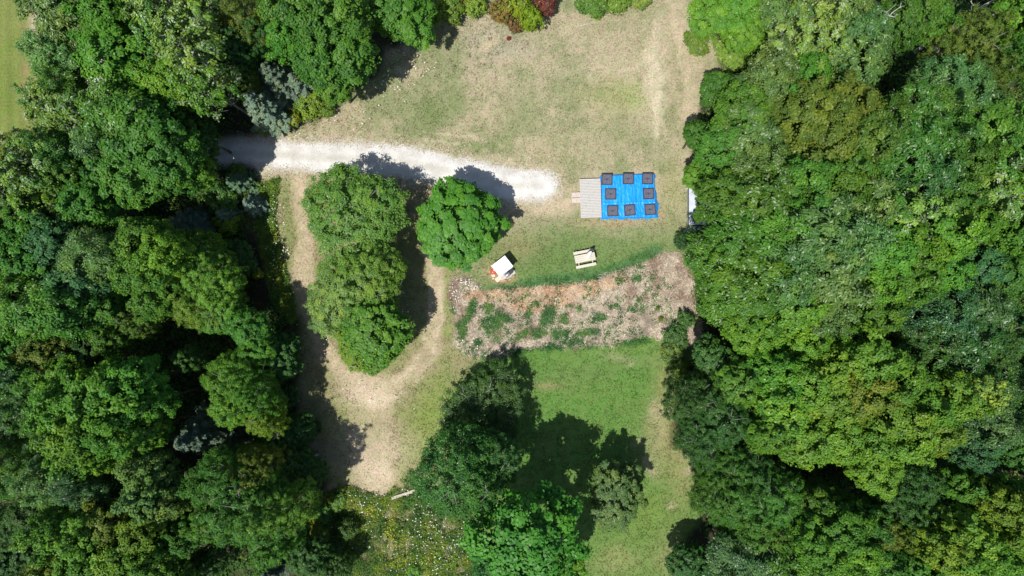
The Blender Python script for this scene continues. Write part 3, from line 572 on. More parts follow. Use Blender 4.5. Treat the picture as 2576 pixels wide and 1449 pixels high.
def wood(lst, side):
    bands = {}
    for t in lst:
        k = next(i for i, b in enumerate(LB) if t[1] < b[0]); bands.setdefault(k, []).append(t)
    for k, ts in bands.items():
        ts.sort(key=lambda t: -t[0] if side == 'left' else t[0])
        for i, (ox, oy, ro, h, sp, col) in enumerate(ts):
            lab = '%s %s tree, %s from the clearing in %s wood, %s' % (PAL[col][1], SPN[sp][1], ORD[i] if i < len(ORD) else 'last', side, LB[k][1])
            ws = lab.split()
            if len(ws) > 16: lab = lab.replace(' from the clearing', ' inward'); ws = lab.split()
            tree(ox, oy, ro * 1.13, h, sp, col, lab, 'trees of the %s-hand wood' % side)
tree(1800, 225, 46, 7, 'A', 'g2', 'small green tree below the grass-like shrub at the upper right wood edge', 'trees of the right-hand wood')
tree(1752, 345, 40, 7, 'A', 'g2', 'small green tree protruding into the dry field from the right wood', 'trees of the right-hand wood')
tree(1748, 445, 38, 6, 'A', 'g1', 'small bright green tree just above the metal roof', 'trees of the right-hand wood')
wood(prune(LEFT, 130), 'left'); wood(prune(RIGHT, 140), 'right')
G2 = 'trees standing alone in the clearing'
tree(895, 528, 136, 8, 'C', 'g2', 'broad fine-leaved tree with bare grey twigs, below the white gravel drive', G2, squash=.94, rz=.2, cv=(.125, .255, .036))
tree(1150, 568, 108, 7.2, 'R', 'g1', 'round dense bright green tree above left of the white-roofed stand', G2, squash=1.14, rz=.25, cv=(.068, .220, .020))
tree(868, 735, 104, 7.5, 'C', 's', 'grey-green fine-leaved tree at the middle of the island between tracks', G2, cv=(.135, .255, .055))
tree(940, 700, 92, 8, 'C', 'g2', 'darker green tree directly below the broad fine-leaved tree', G2, cv=(.100, .225, .030))
tree(945, 825, 92, 8, 'R', 'g1', 'lumpy bright green tree at lower part of the island between tracks', G2)
tree(900, 865, 62, 5.5, 'C', 'y', 'yellow-green bushy tree at the foot of the island between tracks', G2)
tree(950, 905, 36, 3.5, 'A', 'y', 'small yellow-green tree at the island tip above the sandy fork', G2)
tree(830, 800, 48, 3.5, 'C', 's', 'low grey-green tree on the left rim of the island', G2)
tree(1222, 1028, 108, 5.2, 'C', 'g3', 'dark olive fine-leaved tree at the lawn edge below the straw bed', G2)
tree(1165, 1190, 126, 12.5, 'C', 'g3', 'large dark fine-leaved tree touching the flowery meadow', G2, cv=(.058, .165, .024))
tree(1240, 1150, 80, 9, 'C', 'g3', 'dark fine-leaved tree between the large dark tree and black shadow', G2, cv=(.056, .140, .030))
tree(1325, 1335, 136, 14, 'A', 'g1', 'tallest lumpy bright green tree at the bottom centre casting the black shadow', G2, cv=(.058, .215, .024))
tree(1255, 1400, 75, 12, 'A', 'g1', 'green tree left of the tallest one at the bottom edge', G2, cv=(.050, .170, .036))
tree(1415, 1425, 62, 8, 'A', 'g1', 'green tree right of the tallest one at the bottom edge', G2)
tree(1550, 1245, 72, 6.5, 'R', 's', 'grey-green oval tree on the lawn right of the black shadow', G2, squash=1.3, rz=0, cv=(.095, .195, .052))
tree(1735, 1420, 52, 5, 'C', 'g3', 'small dark tree at the right lawn edge near the bottom', G2)
GS = 'spruces by the gravel drive'
tree(648, 262, 62, 7.5, 'F', 'b', 'pale blue spruce nearest the gravel drive, left of the yellow shrubs', GS, cv=(.24, .38, .29))
tree(690, 190, 60, 7.5, 'F', 'b', 'grey-green spruce behind the pale blue spruce', GS, cv=(.21, .30, .20))
tree(748, 205, 40, 5.5, 'F', 'b', 'small blue-grey spruce beneath the wood edge, right of the other two', GS, cv=(.22, .32, .23))
tree(592, 458, 42, 3.2, 'F', 'b', 'small green spruce below the drive beside the wood', GS, cv=(.10, .19, .10))
tree(455, 565, 56, 6, 'F', 'b', 'silver-blue spruce deep in the left wood, lower left of the drive', GS, cv=(.20, .28, .22))
tree(628, 512, 32, 3.5, 'F', 'b', 'slim silver spruce beside the weedy strip', GS, cv=(.19, .27, .21))
tree(562, 538, 34, 3.5, 'F', 'b', 'small blue-green spruce between yellow-green shrubs', GS, cv=(.16, .25, .18))
tree(490, 1100, 72, 9, 'F', 'b', 'tall grey-blue spruce in the lower left wood', GS, cv=(.15, .23, .16))
tree(575, 1125, 44, 7, 'F', 'b', 'second grey-blue spruce, right of the tall one in lower left wood', GS, cv=(.13, .20, .13))
tree(690, 1425, 58, 7, 'F', 'b', 'dark bluish spruce at the bottom edge, left of the meadow', GS, cv=(.075, .12, .095))
# shrubs: (ox, oy, r, h, colour, label)
def shrub(ox, oy, ro, h, cv, label, group='shrubs round the clearing'):
    tree(ox, oy, ro, h, 'S', 'y', label, group, cat='shrub', cv=cv)
Y1 = (.21, .29, .03); Y2 = (.15, .26, .03); G1 = (.08, .19, .035); BL = (.11, .21, .16)
for a in [
 (780, 262, 42, 2.4, Y2, 'yellow-green shrub right of the small blue-grey spruce'), (735, 300, 26, 1.6, Y1, 'bright yellow-green shrub right of the pale blue spruce'),
 (690, 312, 24, 1.5, Y1, 'yellow-green shrub below the pale blue spruce'), (728, 272, 14, 1.3, (.30, .10, .05), 'small reddish brown shrub tucked behind the pale blue spruce'),
 (820, 275, 26, 1.6, Y2, 'small light green shrub at the wood edge above the drive'), (660, 322, 18, 1.1, Y1, 'low yellow shrub at the gravel side under the pale blue spruce'),
 (1090, 30, 40, 3, Y2, 'yellow-green shrub at the upper wood edge left of the field top'), (1060, 75, 24, 2, Y1, 'small yellow-green shrub at wood edge above the daisies'),
 (1140, 20, 38, 2.6, (.13, .25, .035), 'light green shrub left of the sumac thicket'), (1195, 15, 34, 2.4, (.16, .27, .035), 'light green shrub touching the sumac thicket from the left'),
 (1262, 30, 36, 3, (.22, .17, .045), 'rusty orange-green sumac at the top of the field'), (1300, 15, 44, 3.6, (.19, .31, .025), 'yellow-green sumac at the very top of the field'),
 (1335, 50, 34, 3.2, (.25, .37, .022), 'brightest lime sumac jutting into the field'), (1295, 62, 24, 2.2, (.24, .13, .05), 'rusty red-tinged sumac under the lime one'),
 (1372, 12, 30, 2.6, (.17, .065, .05), 'dark red sumac at the top edge'), (1170, -2, 20, 2.0, (.24, .12, .05), 'reddish shrub peeking at the top edge'),
 (1279, 97, 6, .6, (.34, .05, .05), 'tiny crimson sapling standing alone in the dry field'),
 (1490, 5, 42, 2.0, (.10, .22, .035), 'low green shrub at the top edge right of the sumacs'), (1545, -2, 44, 1.8, (.13, .26, .035), 'low light green shrub at the top edge, middle of three'),
 (1610, -6, 36, 1.5, (.20, .26, .04), 'low yellowish shrub at the top edge beside the sandy gap'), (1503, 42, 9, .7, Y1, 'small yellow tuft shrub under bare grey twigs'),
 (610, 480, 22, 1.4, Y1, 'yellow-green shrub under the small green spruce'), (560, 500, 46, 3.2, G1, 'bright green shrub beside the small blue-green spruce'), (570, 562, 34, 2.4, (.21, .32, .03), 'vivid yellow-green shrub at the shaded wood edge'),
 (600, 430, 22, 2.0, G1, 'round green shrub at the drive foot by the wood'), (520, 470, 34, 3, G1, 'green shrub under the maples below the drive'),
 (650, 690, 14, 1.5, Y1, 'tiny yellow-green shrub in the shade of the wood'),
 (1700, 845, 34, 1.6, (.09, .18, .04), 'green shrub with white blossoms at the right end of the straw bed'), (1690, 890, 34, 1.6, (.10, .19, .04), 'lower flowering shrub at the right lawn corner'),
 (1712, 925, 26, 1.5, (.13, .22, .03), 'small yellow-green shrub under the flowering ones'), (1725, 805, 26, 1.6, G1, 'green shrub at the straw bed right rim'),
 (1745, 585, 26, 1.9, BL, 'silver-blue shrub below the metal roof'), (1750, 540, 20, 2.6, (.10, .20, .12), 'grey-green shrub reaching over the metal roof'), (1738, 437, 15, 1.6, BL, 'small silver-blue shrub above the metal roof'),
 (1717, 606, 26, 2.2, (.05, .12, .03), 'dark green shrub at the wood edge right of the picnic table'), (1752, 600, 24, 2, G1, 'bright green shrub behind the silver-blue one'),
 (1662, 803, 7, .6, Y1, 'little yellow-green bush in the straw bed, lower of two'), (1655, 775, 6, .5, Y2, 'little yellow-green bush in the straw bed, upper of two'),
 (1755, 105, 36, 1.4, (.12, .23, .03), 'low grassy green shrub by the sandy gap at upper right'), (1850, 125, 60, 1.9, (.17, .27, .03), 'grass-like yellow-green shrub at the upper right wood edge'),
 (810, 1290, 30, 1.2, (.11, .24, .035), 'light green shrub at the meadow left rim'), (800, 1340, 26, 1.1, (.2, .27, .03), 'yellow-green shrub lower on the meadow left rim'), (850, 1262, 26, 1.0, (.13, .25, .035), 'light green shrub at meadow top beside the sandy patch'),
 (1042, 1440, 22, .9, (.14, .30, .03), 'lime shrub at the bottom of the meadow'), (875, 1330, 30, 2.2, (.06, .13, .03), 'dark green shrub within the lower meadow'), (820, 1400, 44, 3.0, (.05, .11, .03), 'large dark shrub at the meadow lower left'),
 (720, 1000, 40, 2.5, (.045, .10, .028), 'dark shrub in tree shade at the left track'), (780, 1080, 30, 1.5, (.05, .10, .028), 'low dark shrub in the shade left of sandy patch'), (740, 1130, 44, 2.5, (.045, .10, .028), 'dark shrub above the fallen log')]:
    shrub(*a)

# ------------------------------------------------------------------ dead trees
def dead_tree(x, y, h, lean, label, seed, spread=1.0):
    rnd = random.Random(seed); b = MB(); L = Vector((lean[0], lean[1], h)); pts = []
    for i in range(8):
        s = i / 7; pts.append(Vector((x * 0, 0, 0)) + L * s + Vector((rnd.uniform(-.15, .15), rnd.uniform(-.15, .15), 0)) * (s > 0))
    b.tube(pts, [.17 * (1 - i / 8.5) for i in range(8)], 7)
    root = empty('dead_tree', (x, y, 0)); tag(root, label, 'dead tree', 'dead trees at upper right')
    for k in range(13):
        s = rnd.uniform(.3, .98); q = L * s; a = rnd.uniform(0, 6.28)
        dv = Vector((math.cos(a), math.sin(a), rnd.uniform(.1, .8))).normalized() * rnd.uniform(.8, 2.4) * spread
        e = q + dv; m = q + dv * .5 + Vector((rnd.uniform(-.2, .2), rnd.uniform(-.2, .2), .1)); r = .045
        b.tube([q, m, e], [r, r * .7, r * .25], 5)
        for j in range(4):
            p = m.lerp(e, rnd.random()); dw = Vector((rnd.uniform(-1, 1), rnd.uniform(-1, 1), rnd.uniform(0, .7))) * .55 * spread
            b.tube([p, p + dw * .6, p + dw], [r * .4, r * .25, r * .1], 4)
    b.build('trunk', M_DEAD, root)
x, y = W(2290, 70); dead_tree(x + .3, y - 2.2, 14, (3.2, 2.6), 'bleached dead tree leaning to the top edge at upper right, left trunk', 3, .6)
x, y = W(2340, 75); dead_tree(x - .8, y - 2.5, 13.5, (3.4, 2.6), 'bleached dead tree over the dark gap at upper right, right trunk', 8, .35)
x, y = W(2110, 40); dead_tree(x + .4, y - 1.5, 13.5, (-1.0, 1.6), 'dead forked tree between green crowns at the top edge', 12, .9)
x, y = W(2140, 150); dead_tree(x - 1.4, y + .2, 11, (-.6, -.6), 'tangled dead tree with pinkish twigs below the forked dead tree', 19, 1.0)
# fallen stick, branches, logs
def stick(pts, r, name, label, m, cat, group=None):
    b = MB(); c = Vector(pts[len(pts) // 2]); rnd = random.Random(len(label)); P2 = [Vector(p) - c for p in pts]
    b.tube(P2, [r * (1 - .6 * i / len(P2)) for i in range(len(P2))], 6)
    o = b.build(name, m); o.location = c; tag(o, label, cat, group); return o
a = [P(*q) + (.03,) for q in ((2165, 101), (2188, 94), (2205, 90), (2228, 80))]
stick(a, .028, 'fallen_branch', 'thin pale fallen branch lying on the dry field below the low shrubs', M_DEAD, 'branch')
a = [P(*q) + (.25,) for q in ((1827, 969), (1849, 991))]; a[0] = a[0][:2] + (.05,); a[1] = a[1][:2] + (1.0,)
stick(a, .018, 'garden_stake', 'thin yellow pole leaning against the white-roofed stand', plain('yellow_stake', (.55, .48, .22), .6), 'pole')
b = MB(); rnd = random.Random(2)
for k in range(26):
    x, y = P(2240 + rnd.uniform(-45, 45), 50 + rnd.uniform(-14, 14)); a = rnd.uniform(-.3, 1.2); L = rnd.uniform(.5, 1.3)
    x0, y0 = P(2240, 50)
    b.tube([(x - x0, y - y0, .25), (x - x0 + L * .5 * math.cos(a), y - y0 + L * .5 * math.sin(a), .45), (x - x0 + L * math.cos(a), y - y0 + L * math.sin(a), .3)], [.014, .011, .004], 4)
o = b.build('brush_pile', M_GREYTWIG); o.location = P(2240, 50) + (0,); tag(o, 'tangle of bare grey twigs at the foot of the low top shrubs', 'brush')
def beam(p0, p1, w, h, label, name, m, z=None):
    x0, y0 = P(*p0); x1, y1 = P(*p1); b = MB(); L = math.hypot(x1 - x0, y1 - y0)
    b.box((0, 0, 0), (L, w, h), ch=.015); b.box((L * .1, w * .38, h * .02), (L * .7, w * .12, h * 1.1))
    o = b.build(name, m); o.location = ((x0 + x1) / 2, (y0 + y1) / 2, z if z else h / 2); o.rotation_euler = (0, 0, math.atan2(y1 - y0, x1 - x0)); return tag(o, label, 'timber')
beam((1470, 1867), (1566, 1834), .26, .16, 'weathered grey timber beam lying at the top of the flowery meadow', 'timber_beam', plain('weathered_timber', (.44, .40, .33), .85, .3, 4, .1, stretch=(.4, 6, 1)), .14)
a = [P(*q) + (.14,) for q in ((1142, 1711), (1160, 1708), (1180, 1705), (1196, 1704))]
stick(a, .17, 'fallen_log', 'thick grey log lying in deep shade at the left wood edge', M_DEAD, 'log')
a = [P(*q) + (.2,) for q in ((1128, 1688), (1145, 1696), (1162, 1703))]
stick(a, .09, 'fallen_log', 'thin grey log above the thick one in deep shade', M_DEAD, 'log')

# ------------------------------------------------------------------ deck, tarpaulin and pallets
def wood_mat(name, c1, c2, sc=(1, 10, 1), nscale=3):
    m, nt, b, o = mat(name)
    n = noise(nt, nscale, 5, .7, stretch=sc); n2 = noise(nt, 9, 3, .7)
    c = ramp(nt, n, [(.3, c1), (.65, c2)]); c = mixc(nt, 1.0, c, ramp(nt, n2, [(.28, .6), (.42, 1.0)]), 'MULTIPLY')
    nt.links.new(c, b.inputs['Base Color']); b.inputs['Roughness'].default_value = .8; b.inputs['Specular IOR Level'].default_value = .15
    bump(nt, b, n, .4, .01); return m
M_DECK = wood_mat('greyed_deck_boards', (.40, .375, .345), (.57, .55, .52), (1, 12, 1))
M_STEP = wood_mat('brown_grey_step', (.42, .35, .31), (.58, .50, .45), (10, 1, 1))
HD = .36
dx, dy = P(2215, 743, HD); deck = empty('wooden_deck', (dx, dy, 0), math.radians(-90 + 91.6) - 0.0)
deck.rotation_euler = (0, 0, math.radians(1.8)); tag(deck, 'weathered grey board deck at the left side of the blue tarpaulin', 'deck')
DW, DL = 1.86, 3.46
nb = 25; bw = DL / nb; b = MB(); rnd = random.Random(8)
for i in range(nb):
    yb = -DL / 2 + bw * (i + .5)
    if i % 3 == 1:
        cut = rnd.uniform(-.5, .5); b.box((-DW / 4 + cut / 2 - .003, yb, HD - .015), (DW / 2 + cut - .006, bw - .016, .03), ch=.004); b.box((DW / 4 + cut / 2 + .003, yb, HD - .015 + rnd.uniform(-.002, .002)), (DW / 2 - cut - .006, bw - .016, .03), ch=.004)
    else: b.box((rnd.uniform(-.01, .01), yb, HD - .015 + rnd.uniform(-.003, .003)), (DW, bw - .014, .03), ch=.004)
b.build('deck_boards', M_DECK, deck)
b = MB()
for sx in (-1, 1): b.box((sx * (DW / 2 - .05), 0, HD - .12), (.05, DL - .04, .16))
for sy in (-1, 0, 1): b.box((0, sy * (DL / 2 - .04), HD - .12), (DW - .16, .05, .16))
for sx in (-1, 1):
    for sy in (-1, 0, 1): b.box((sx * (DW / 2 - .13), sy * (DL / 2 - .16), (HD - .1) / 2 - .02), (.1, .1, HD - .1))
b.build('frame', M_STEP, deck)
for k, (px, w, z) in enumerate(((2153, .44, .13), (2169.5, .37, .245))):
    st = MB(); st.box((0, -.245, z), (w - .01, .455, .035), ch=.006); st.box((0, .245, z), (w - .01, .455, .035), ch=.006)
    st.box((-w / 2 + .02, 0, z / 2 - .012), (.03, .9, z - .03))
    s = st.build('step', M_STEP, deck); X, Y = P(px, 741, .2); R = Matrix.Rotation(-math.radians(1.8), 3, 'Z') @ Vector((X - dx, Y - dy, 0)); s.location = R
# tarpaulin
HT = .34
c4 = [P(2255, 660, HT), P(2452, 652, HT), P(2461, 812, HT), P(2261, 815, HT)]
def build_tarp():
    nu, nv = 110, 90; U = np.linspace(0, 1, nu); Vv = np.linspace(0, 1, nv); rng = np.random.default_rng(3)
    us = [(-.012, -.20, 0), (-.008, -.10, 0)] ; base = []
    uo = np.concatenate([[-3, -2, -1], np.arange(nu), [nu, nu + 1, nu + 2]]); vo = np.concatenate([[-3, -2, -1], np.arange(nv), [nv, nv + 1, nv + 2]])
    UU, VV = np.meshgrid(uo, vo); u = np.clip(UU / (nu - 1), 0, 1); v = np.clip(VV / (nv - 1), 0, 1)
    c = np.array(c4); X = ((1 - u) * (1 - v) * c[0, 0] + u * (1 - v) * c[1, 0] + u * v * c[2, 0] + (1 - u) * v * c[3, 0]); Y = ((1 - u) * (1 - v) * c[0, 1] + u * (1 - v) * c[1, 1] + u * v * c[2, 1] + (1 - u) * v * c[3, 1])
    ku = np.where(UU < 0, -UU, np.where(UU > nu - 1, UU - nu + 1, 0)); kv = np.where(VV < 0, -VV, np.where(VV > nv - 1, VV - nv + 1, 0))
    k = np.maximum(ku, kv)
    x, y = X * 30, Y * 30
    edge = 1 + 1.3 * fbm(x, y, 18, 3, 61)
    out = np.array([0, .03, .07, .13])[k]; outr = np.array([0, .07, .16, .27])[k]
    X = X + np.where(UU < 0, -out * edge, 0) + np.where(UU > nu - 1, outr * edge, 0); Y = Y + np.where(VV < 0, out * edge * .8, 0) - np.where(VV > nv - 1, out * edge, 0)
    Z = HT - k * HT * .31 * np.where(UU > nu - 1, 1, 1)
    wr = .016 * fbm(x * 2.2, y * .35, 14, 3, 70) + .010 * fbm((x + y * .6) * 1.6, y * .4, 9, 3, 75) + .012 * fbm(x, y, 30, 2, 79)
    fold = -.030 * np.exp(-((u - .37) / .012) ** 2) + .022 * np.exp(-((u - .60 - .03 * v) / .012) ** 2) + .016 * np.exp(-((v - .66) / .012) ** 2) - .02 * np.exp(-((u - .68 + .05 * v) / .010) ** 2)
    Z = Z + (k == 0) * (np.abs(wr) * 2.6 + fold + .014)
    V3 = np.stack([X, Y, np.maximum(Z, .02)], -1).reshape(-1, 3); n, m = UU.shape; i = np.arange(n * m).reshape(n, m)
    F = np.stack([i[:-1, :-1], i[1:, :-1], i[1:, 1:], i[:-1, 1:]], -1).reshape(-1, 4)
    mt, nt, b, o = mat('blue_tarpaulin')
    n1 = noise(nt, 1.6, 5, .7, stretch=(3.5, .7, 1)); n2 = noise(nt, .9, 3, .6)
    cc = ramp(nt, n1, [(.30, (.004, .20, .62)), (.52, (.007, .29, .78)), (.62, (.02, .34, .82)), (.76, (.20, .52, .88))])  # palest streaks: whitish scuffs, plus sheen put into the colour
    cc = mixc(nt, ramp(nt, n2, [(.35, .0), (.75, .35)]), cc, (.004, .24, .70)); nt.links.new(cc, b.inputs['Base Color'])
    b.inputs['Roughness'].default_value = .38; b.inputs['Specular IOR Level'].default_value = .35; bump(nt, b, n1, .35, .03)
    me = npmesh('tarpaulin', V3, F, mt, smooth=True); me.flip_normals() if False else None
    return link('tarpaulin', me)
tag(build_tarp(), 'bright blue tarpaulin spread flat and held down by eight black pallets', 'tarpaulin')
b = MB()
cx = sum(c[0] for c in c4) / 4; cy = sum(c[1] for c in c4) / 4
b.box((0, 0, HT / 2 - .01), (4.45, 3.55, HT - .03)); 
for sx in (-1, 0, 1): b.box((sx * 2.1, 0, .04), (.12, 3.75, .08))
o = b.build('timber_platform', M_STEP); o.location = (cx, cy, 0); tag(o, 'low platform wholly wrapped by the blue tarpaulin', 'platform')
# pallets
M_PAL = plain('black_plastic', (.046, .048, .075), .42, .3, 5, .4)
M_PAL2 = plain('worn_black_plastic', (.24, .25, .31), .5, .25, 7, .4)
def rrect(w, r, z, n=5):
    pts = []
    for cx_, cy_, a0 in ((1, 1, 0), (-1, 1, 90), (-1, -1, 180), (1, -1, 270)):
        for k in range(n + 1):
            a = math.radians(a0 + 90 * k / n); pts.append((cx_ * (w / 2 - r) + r * math.cos(a), cy_ * (w / 2 - r) + r * math.sin(a), z))
    return pts
def ringm(b, w1, w2, r, z, hgt, c=(0, 0)):          # raised rounded-square ring
    A = rrect(w1, r, z); Bq = rrect(w1 - .008, r, z + hgt); Cq = rrect(w2 + .008, r * .8, z + hgt); D = rrect(w2, r * .8, z); n = len(A); vs = [(x + c[0], y + c[1], q) for x, y, q in A + Bq + Cq + D]; fs = []
    for l in range(3):
        for k in range(n): fs.append((l * n + k, l * n + (k + 1) % n, (l + 1) * n + (k + 1) % n, (l + 1) * n + k))
    b.add(vs, fs)
def make_pallet():
    fr = MB(); fr.box((0, 0, .05), (.99, .99, .05), ch=.01)
    for sx in (-1, 0, 1):
        for sy in (-1, 0, 1): fr.box((sx * .40, sy * .40, .013), (.15, .15, .024))
    ringm(fr, .985, .86, .05, .075, .028)
    for s in (-1, 1):
        fr.box((s * .455, 0, .096), (.05, .26, .034), ch=.01); fr.box((0, s * .455, .096), (.26, .05, .034), ch=.01)
    inn = MB(); ringm(inn, .76, .71, .09, .075, .03)
    for s in (-1, 1):
        inn.box((s * .21, .035, .088), (.28, .014, .026)); inn.box((s * .21, -.035, .088), (.28, .014, .026))
        inn.box((.035, s * .21, .088), (.014, .28, .026)); inn.box((-.035, s * .21, .088), (.014, .28, .026))
    quads = []
    for sx in (-1, 1):
        for sy in (-1, 1):
            q = MB(); ringm(q, .235, .185, .07, .075, .028, (sx * .195, sy * .20))
            for t in (-1, 0, 1): q.box((sx * .195 + t * .045, sy * .20, .086), (.012, .12, .02), rz=math.radians(45))
            quads.append(q.mesh('moulded_well', M_PAL2))
    return fr.mesh('frame', M_PAL), inn.mesh('rib', M_PAL2), quads
PF, PR, PQ = make_pallet()
for px, py, rz, lab in ((2276, 672.5, 0, 'black plastic pallet at the tarpaulin corner nearest the deck, top left'), (2355.9, 670, 0, 'black plastic pallet at the middle of the tarpaulin top edge'),
        (2428.6, 670, -.5, 'black plastic pallet at the top right tarpaulin corner'), (2290, 727.5, 0, 'black plastic pallet midway down the left side of the tarpaulin'),
        (2432, 726, 2, 'black plastic pallet midway down the right side of the tarpaulin'), (2297.7, 790.6, 1.5, 'black plastic pallet at the lower left of the tarpaulin'),
        (2361.7, 787.8, 6, 'skewed black plastic pallet at the middle of the tarpaulin lower edge'), (2438, 785.4, 4, 'black plastic pallet at the lower right tarpaulin corner')):
    X, Y = P(px, py, HT + .1); r = empty('plastic_pallet', (X, Y, HT + .042), math.radians(rz)); tag(r, lab, 'pallet', 'black pallets weighing down the tarpaulin')
    link('frame', PF, r); pr_ = link('rib', PR, r)
    for q in PQ: link('moulded_well', q, pr_)

# ------------------------------------------------------------------ picnic table with folded parasol
M_TAB = wood_mat('pale_tan_table_boards', (.48, .44, .36), (.62, .58, .49), (1, 14, 1), 2)
tx, ty = P(2193.9, 966.7, .75); A = math.atan2(180, 900)
tb = empty('picnic_table', (tx, ty, 0), A); tag(tb, 'pale weathered wooden picnic table with two benches on the lawn', 'picnic table')
b = MB()
for i in range(4): b.box((0, -.256 + i * .171, .735), (1.82, .163, .035), ch=.006)
b.build('tabletop', M_TAB, tb)
for yb, nm in ((.56, 0), (-.69, 1)):
    s = MB(); s.box((0, yb, .435), (1.82, .25, .04), ch=.006); s.build('bench', M_TAB, tb)
for sx in (-.62, .62):
    s = MB(); s.box((sx, -.065, .392), (.045, 1.62, .09)); s.box((sx, 0, .69), (.045, .66, .07)); s.build('cross_beam', M_TAB, tb)
    for sy in (-1, 1):
        s = MB(); s.tube([(sx + .04, sy * .26, .70), (sx + .04, sy * .58 - .04, .0)], [.045, .045], 4); s.build('leg', M_TAB, tb)
# folded parasol in the table hole
pa = empty('parasol', P(2200, 969, .75) + (0,), 0); tag(pa, 'folded cream-white parasol leaning up from the picnic table', 'parasol')
top = Vector((.30, .56, 1.75)); b = MB(); b.tube([(0, 0, 0.02), top * .5 + Vector((0, 0, .08)), top], [.022, .022, .018], 8); b.build('pole', plain('white_pole', (.75, .75, .72), .4), pa)
b = MB(); b.lathe((0, 0, 0), [(.0, .0), (.22, 0), (.22, .05), (.05, .08), (.04, .3)], 16); b.build('base', plain('grey_base', (.3, .3, .3), .7), pa)
n = 20; prof = [(.30, .17), (.40, .20), (.52, .17), (.66, .15), (.80, .13), (.92, .085), (1.0, .02)]; vs = []; fs = []
for i, (s, r) in enumerate(prof):
    c = top * s + Vector((0, 0, .10 * (1 - s)))
    for k in range(n):
        a = 6.283 * k / n; rr = r * (1 + .32 * math.cos(5 * a + s)) ; zz = -.10 * math.cos(5 * a) * (i == 0); vs.append((c.x + rr * math.cos(a), c.y + rr * math.sin(a), c.z + zz))
for i in range(len(prof) - 1):
    for k in range(n): fs.append((i * n + k, i * n + (k + 1) % n, (i + 1) * n + (k + 1) % n, (i + 1) * n + k))
b = MB(); b.add(vs, fs); b.build('canopy', plain('cream_canvas', (.80, .77, .70), .8, .06), pa, smooth=True)

# ------------------------------------------------------------------ grill corner: white-roofed stand, kettle grill, gas grill, pavers
M_WH = plain('white_painted_sheet', (.84, .84, .83), .45, .03, 3); M_WHT = plain('cream_timber', (.75, .66, .52), .7, .1)
hz = 1.46; cr = [(1893.9, 957.5), (1922.6, 999), (1874.5, 1037.5), (1847, 994)]; cr = [P(a, b_, hz) for a, b_ in cr]
cx = sum(c[0] for c in cr) / 4; cy = sum(c[1] for c in cr) / 4; ang = math.atan2(cr[0][1] - cr[3][1], cr[0][0] - cr[3][0])
st = empty('roofed_stand', (cx, cy, 0), ang); tag(st, 'small open stand with flat bright white roof between round tree and picnic table', 'canopy stand')
b = MB(); b.box((0, 0, hz), (1.43, 1.20, .035), ch=.01); b.build('roof', M_WH, st)
b = MB(); 
for sx in (-1, 1): b.box((sx * .60, 0, hz - .06), (.05, 1.1, .08))
b.box((0, -.50, hz - .06), (1.14, .05, .08)); b.box((0, .50, hz - .06), (1.14, .05, .08)); b.build('roof_frame', M_WHT, st)
for sx in (-1, 1):
    for sy in (-1, 1): b = MB(); b.box((sx * .62, sy * .50, hz / 2 - .03), (.07, .07, hz - .07)); b.build('post', M_WHT, st)
b = MB(); b.box((0, .05, .80), (1.16, .80, .04)); b.build('shelf', M_WHT, st)
b = MB(); b.box((-.76, -.03, 1.30), (.07, 1.42, .09), ch=.01); b.build('side_rail', M_WHT, st)
M_PV = plain('grey_paver', (.50, .47, .46), .9, .15, 6); M_BR = plain('terracotta_brick', (.55, .30, .21), .9, .25, 8); M_SA = plain('buff_stone', (.70, .56, .42), .9, .15, 6)
pv = [(1905, 1032, 30, .50, .50, M_PV), (1885, 1040, 30, .45, .45, M_PV), (1921, 1021, 32, .45, .45, M_PV), (1895, 1016, 30, .5, .5, M_PV), (1908, 1006, 30, .5, .5, M_PV), (1868, 1047, 35, .5, .4, M_SA), (1850, 1034, 25, .30, .22, M_SA), (1884, 1054, 10, .32, .12, M_BR), (1875, 1052, 30, .2, .1, M_BR), (1893, 1051, -20, .2, .1, M_BR), (1843, 1030, 60, .2, .1, M_BR), (1849, 1045, 20, .2, .1, M_SA), (1912, 1048, 35, .22, .1, M_BR), (1925, 1036, 40, .22, .1, M_BR), (1836, 1020, 70, .2, .1, M_BR)]
for i, (px, py, rz, w, l, m) in enumerate(pv):
    x, y = P(px, py); b = MB(); b.box((0, 0, .02), (w, l, .045 + .002 * i), ch=.008); nm = 'paving_slab' if w > .35 else 'brick'
    o = b.build(nm, m); o.location = (x, y, .004); o.rotation_euler = (0, 0, math.radians(rz))
    where = ['under the gas grill', 'left of the gas grill', 'right of the gas grill', 'under the white roof corner', 'farthest under the white roof', 'of buff stone, below the roof corner', 'buff stone bit beside the kettle grill', 'front centre below the buff slab', 'touching the buff slab', 'right of the front centre brick', 'left of the buff stone bit', 'below the buff stone bit', 'below the gas grill', 'at the far right of the paving', 'leftmost of the paving'][i]
    tag(o, ('square paving slab ' if w > .35 else 'small loose brick ') + where, 'paving slab' if w > .35 else 'brick', 'slabs and bricks round the grills')
